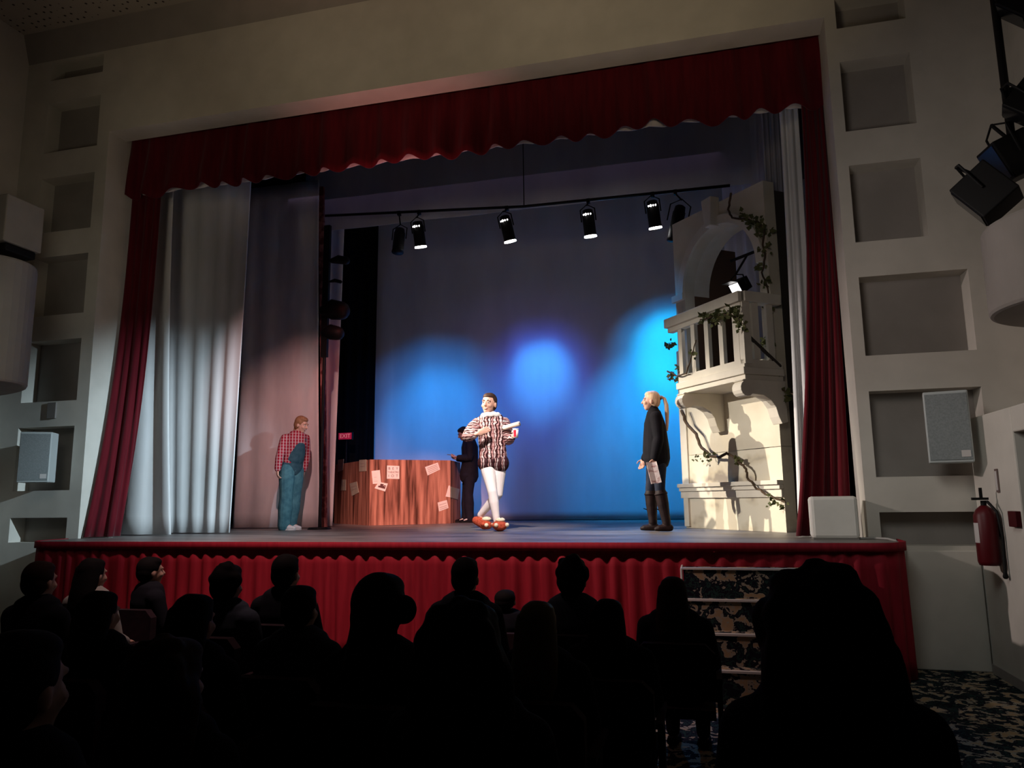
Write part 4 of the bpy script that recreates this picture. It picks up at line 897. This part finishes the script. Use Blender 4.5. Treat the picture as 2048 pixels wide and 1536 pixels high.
mb=MB(); torso(mb,J,.026,rows=((-.17,.175,.150),(0,.170,.140),(.25,.155,.125),(.5,.165,.125),(.78,.180,.128),(.93,.160,.100)))
for q_ in'LR': armtube(mb,J['s'+q_],J['e'+q_],J['w'+q_],.024,.94)
mb.blob('suit_jacket',suit,sm,.009,3)
mb=MB(); 
for q_ in'LR': legtube(mb,J['h'+q_],J['k'+q_],V(J['a'+q_])+V((0,0,-.03)),.020,wide=.022)
mb.ell((.045,0,.90),(.14,.17,.12)); mb.blob('suit_trousers',suit,sm,.009,3)
MB().tube([(.012,-.01,1.475),(.0,-.01,1.505)],[.066,.060],14,dome=False).build('shirt_collar',mat('shirt_white',(.6,.58,.58),.8),sm,True)
for q_,toe in(('L',(-.12,-.115,0)),('R',(-.20,.10,0))):
    s_=shoe(J['a'+q_],toe,blackk,sm,'shoe',.044,mat('black_sole',(.02,.02,.02),.8))
    a_=V(J['a'+q_]); MB().tube([lerp((a_.x,a_.y-.044,.075),(toe[0],toe[1]-.036,.05),.25),lerp((a_.x,a_.y-.048,.05),(toe[0],toe[1]-.036,.05),.6)],[.014,.010],8).build('white_flash',whs,s_,True)
Mw=Matrix.LocRotScale(V(loc),Matrix.Rotation(rz,3,'Z').to_quaternion(),None)
ph=empty('phone',Mw@V((-.29,-.10,1.215)),rz,label='slim phone held by the man in the dark suit',cat='phone')
MB().box((0,0,0),(.14,.07,.009),Matrix.Rotation(.12,3,'Y')).build('case',mat('phone_case',(.25,.2,.22),.4),ph,bevel=.003); MB().box((0,0,.006),(.125,.06,.002),Matrix.Rotation(.12,3,'Y')).build('screen',mat('phone_glass',(.05,.06,.1),.1),ph)
# ------------------------------------------------------------------ audience
clothA=mat('dark_top',(.008,.008,.011),.95,.05); clothB=mat('pale_top',(.20,.19,.17),.95); clothG=mat('blue_grey_top',(.030,.034,.045),.95,.05)
trous=mat('dark_trousers',(.006,.006,.008),.95,.05)
hk=mat('black_hair',(.006,.005,.005),.8,.05); hbr=mat('brown_hair',(.020,.010,.007),.8,.08); hfair=mat('fair_hair',(.10,.075,.045),.8,.1)
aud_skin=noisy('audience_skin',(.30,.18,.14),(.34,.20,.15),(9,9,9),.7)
proto={}
def parts_proto():
    root=empty('t',(0,0,0)); J=dict(ref=(1,0,0),hip=(0,0,.50),neck=(0,-.01,1.02),head=(0,-.02,1.145),R=Matrix.Identity(3),
     sL=(-.17,0,.94),eL=(-.22,-.06,.68),wL=(-.10,-.26,.62),hdL=(.4,-.9,-.1),hnL=(0,0,-1),hcL=.3,hsideL=1,
     sR=(.17,0,.94),eR=(.22,-.06,.68),wR=(.10,-.26,.62),hdR=(-.4,-.9,-.1),hnR=(0,0,-1),hcR=.3,hsideR=-1,
     hL=(-.09,-.02,.50),kL=(-.10,-.40,.50),aL=(-.10,-.40,.10),fL=(-.10,-.50,.03),hR=(.09,-.02,.50),kR=(.10,-.40,.50),aR=(.10,-.40,.10),fR=(.10,-.50,.03))
    proto['body']=bodygeo(root,J,.010,aud_skin).data
    mb=MB(); torso(mb,J,.018); 
    for q_ in'LR': armtube(mb,J['s'+q_],J['e'+q_],J['w'+q_],.016,.9)
    proto['top']=mb.blob('top',clothA,root,.012,3).data
    mb=MB()
    for q_ in'LR': legtube(mb,J['h'+q_],J['k'+q_],J['a'+q_],.012)
    mb.ell((0,-.02,.51),(.17,.13,.10)); proto['trousers']=mb.blob('trousers',trous,root,.013,2).data
    mb=MB()
    for x in(-.10,.10): mb.tube([(x,-.36,.035),(x,-.42,.035),(x,-.54,.028)],[(.042,.035),(.045,.035),(.036,.026)],12,ref=V((1,0,0)))
    proto['shoes']=mb
    c_=J['head']; R=J['R']
    proto['short']=haircap(root,c_,R,hk,1.04,vox=.009).data
    def wavy(n,rx,rz_,zc,am,sd):
        def f(mb,P):
            random.seed(sd)
            for i in range(n):
                a_=random.uniform(-.35,PI+.35); h_=random.uniform(-1,1); rr=math.sqrt(max(0,1-h_*h_))
                mb.ell(P(rx*.86*rr*math.cos(a_),.03+rx*.8*rr*math.sin(a_)*.8,zc+.8*rz_*h_),(am,am,am*1.2),seg=8,rings=6)
        return f
    proto['curly']=haircap(root,c_,R,hk,1.14,extra=wavy(30,.085,.10,.04,.030,3),vox=.011).data
    def lng(w,l,dep):
        def f(mb,P):
            mb.tube([P(0,.03,.06),P(0,.055,-.02),P(0,.085,-.12),P(0,.10,-.12-l*.5),P(0,.10,-.12-l)],[(.085,.085),(w*.92,.075),(w,.062),(w*1.02,.055),(w*.75,.03)],18,ref=V((1,0,0)))
            random.seed(int(w*1000))
            for i in range(14):
                x=random.uniform(-1,1)*w*.9; z=random.uniform(-.1-l*.8,0); mb.tube([P(x*.8,.07,z+.06),P(x,.085+.03*(1-abs(x)/w),z-.05)],[.022,.016],6)
        return f
    proto['long']=haircap(root,c_,R,hk,1.05,extra=lng(.105,.22,0),vox=.010).data
    proto['big']=haircap(root,c_,R,hk,1.15,extra=lambda mb,P:(lng(.155,.30,0)(mb,P),wavy(40,.12,.11,.02,.04,9)(mb,P)),vox=.011).data
    proto['bun']=haircap(root,c_,R,hk,1.28,extra=lambda mb,P:(lng(.10,.12,0)(mb,P),mb.ell(P(-.095,.05,.025),(.05,.05,.055))),vox=.010).data
    for ch in list(root.children): bpy.data.objects.remove(ch)
    bpy.data.objects.remove(root)
parts_proto()
shoe_me=proto['shoes'].mesh('shoes'); shoe_me.materials.append(trous)
# theatre seat
seatm=noisy('seat_cloth',(.010,.004,.006),(.018,.006,.009),(20,20,20),.95)
def seat_mesh(kind):
    m_=MB()
    if kind=='back': m_.prism([(-.22,.50),(.22,.50),(.22,.80),(.17,.86),(-.17,.86),(-.22,.80)],lambda p:V((p[0],.155,p[1])),lambda p:V((p[0],.215,p[1])))
    if kind=='pan': m_.b2(-.21,.21,-.30,.15,.36,.42)
    if kind=='arm': m_.b2(-.018,.018,-.22,.16,.60,.63).b2(-.015,.015,-.05,.05,0,.60)
    me=m_.mesh(kind); me.materials.append(seatm); return me
SM={k_:seat_mesh(k_) for k_ in('back','pan','arm')}
def seatlab(l):
    w=l.split(',')[0].replace('audience member','viewer').split()
    return ' '.join((['dark','seat','of','the']+w)[:15])
AUD=[ # px, py(top), Y, hair, hair material, top, yaw, seat scale, label
 (300,1112,-2.55,'short',hk,clothA,.5,'audience member with short hair and face turned right, left of the front rows'),
 (1010,1178,-2.0,'short',hk,clothA,0,'low audience head just visible between the two short-haired front viewers'),
 (1345,1152,-2.9,'long',hbr,clothA,.1,'audience member with long brown hair just left of the stage steps'),
 (185,1115,-3.15,'long',hk,clothB,.1,'long-haired audience member in a pale top near the left wall'),
 (572,1106,-3.3,'short',hk,clothA,0,'short-haired audience member against the pleated skirt, left of centre'),
 (930,1112,-3.3,'short',hk,clothA,0,'audience member with short hair seen directly below the costumed man'),
 (1143,1110,-3.25,'curly',hk,clothG,0,'audience member with tousled hair and blue grey top right of centre'),
 (80,1120,-3.85,'short',hbr,clothA,0,'audience member with dark brown hair at the left below the wall loudspeaker'),
 (455,1125,-3.55,'curly',hk,clothG,0,'audience member with rounded curly hair in the left half'),
 (1215,1196,-3.75,'long',hk,clothA,0,'long dark-haired audience member left of the long brown-haired one'),
 (200,1180,-4.45,'long',hk,clothA,0,'dark long-haired audience member right behind the pale top'),
 (600,1168,-4.3,'short',hk,clothG,0,'audience member with dark hair and collar behind the left centre front viewer'),
 (1075,1200,-4.35,'long',hfair,clothA,0,'audience member with long fair hair right of the largest central head'),
 (388,1186,-4.75,'long',hk,clothA,0,'dark long-haired audience member in front of the brown arc of hair'),
 (760,1150,-4.85,'bun',hk,clothA,0,'audience member with wide hair and a side bun, centre left'),
 (345,1262,-5.6,'big',hbr,clothA,0,'near audience member with a broad dark brown head of hair, lower left'),
 (935,1187,-5.55,'big',hk,clothA,0,'large near audience member with long black hair at the centre'),
 (1640,1112,-5.6,'big',hk,clothA,0,'largest audience member with bushy hair hiding the right end of the steps'),
 (40,1255,-6.15,'short',hk,clothA,0,'very near audience member at the lower left corner'),
]
for i,(px,py,Y,hr,hm,tp_,yw,lab) in enumerate(AUD):
    p=at(px,py,Y); top_h={'short':1.285,'curly':1.30,'long':1.285,'big':1.315,'bun':1.30}[hr]
    s_=(p.z-FL)/top_h
    r=empty('person',(p.x,p.y,FL),PI+(-yw),label=lab,cat='person',group='seated audience')
    r.scale=(max(s_,.92),)*2+(s_,)
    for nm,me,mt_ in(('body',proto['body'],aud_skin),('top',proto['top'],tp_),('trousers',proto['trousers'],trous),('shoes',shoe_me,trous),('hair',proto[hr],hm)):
        o=bpy.data.objects.new(nm,me); C.objects.link(o); o.parent=r
        o.material_slots[0].link='OBJECT'; o.material_slots[0].material=mt_
    st_=empty('theatre_seat',(p.x,p.y,FL),PI,label=seatlab(lab),cat='seat',group='audience seats')
    st_.scale=(1,1,s_)
    for nm,me,x in(('backrest',SM['back'],0),('seat_cushion',SM['pan'],0),('armrest',SM['arm'],-.235),('armrest',SM['arm'],.235)):
        o=bpy.data.objects.new(nm,me); C.objects.link(o); o.parent=st_; o.location=(x,0,0)
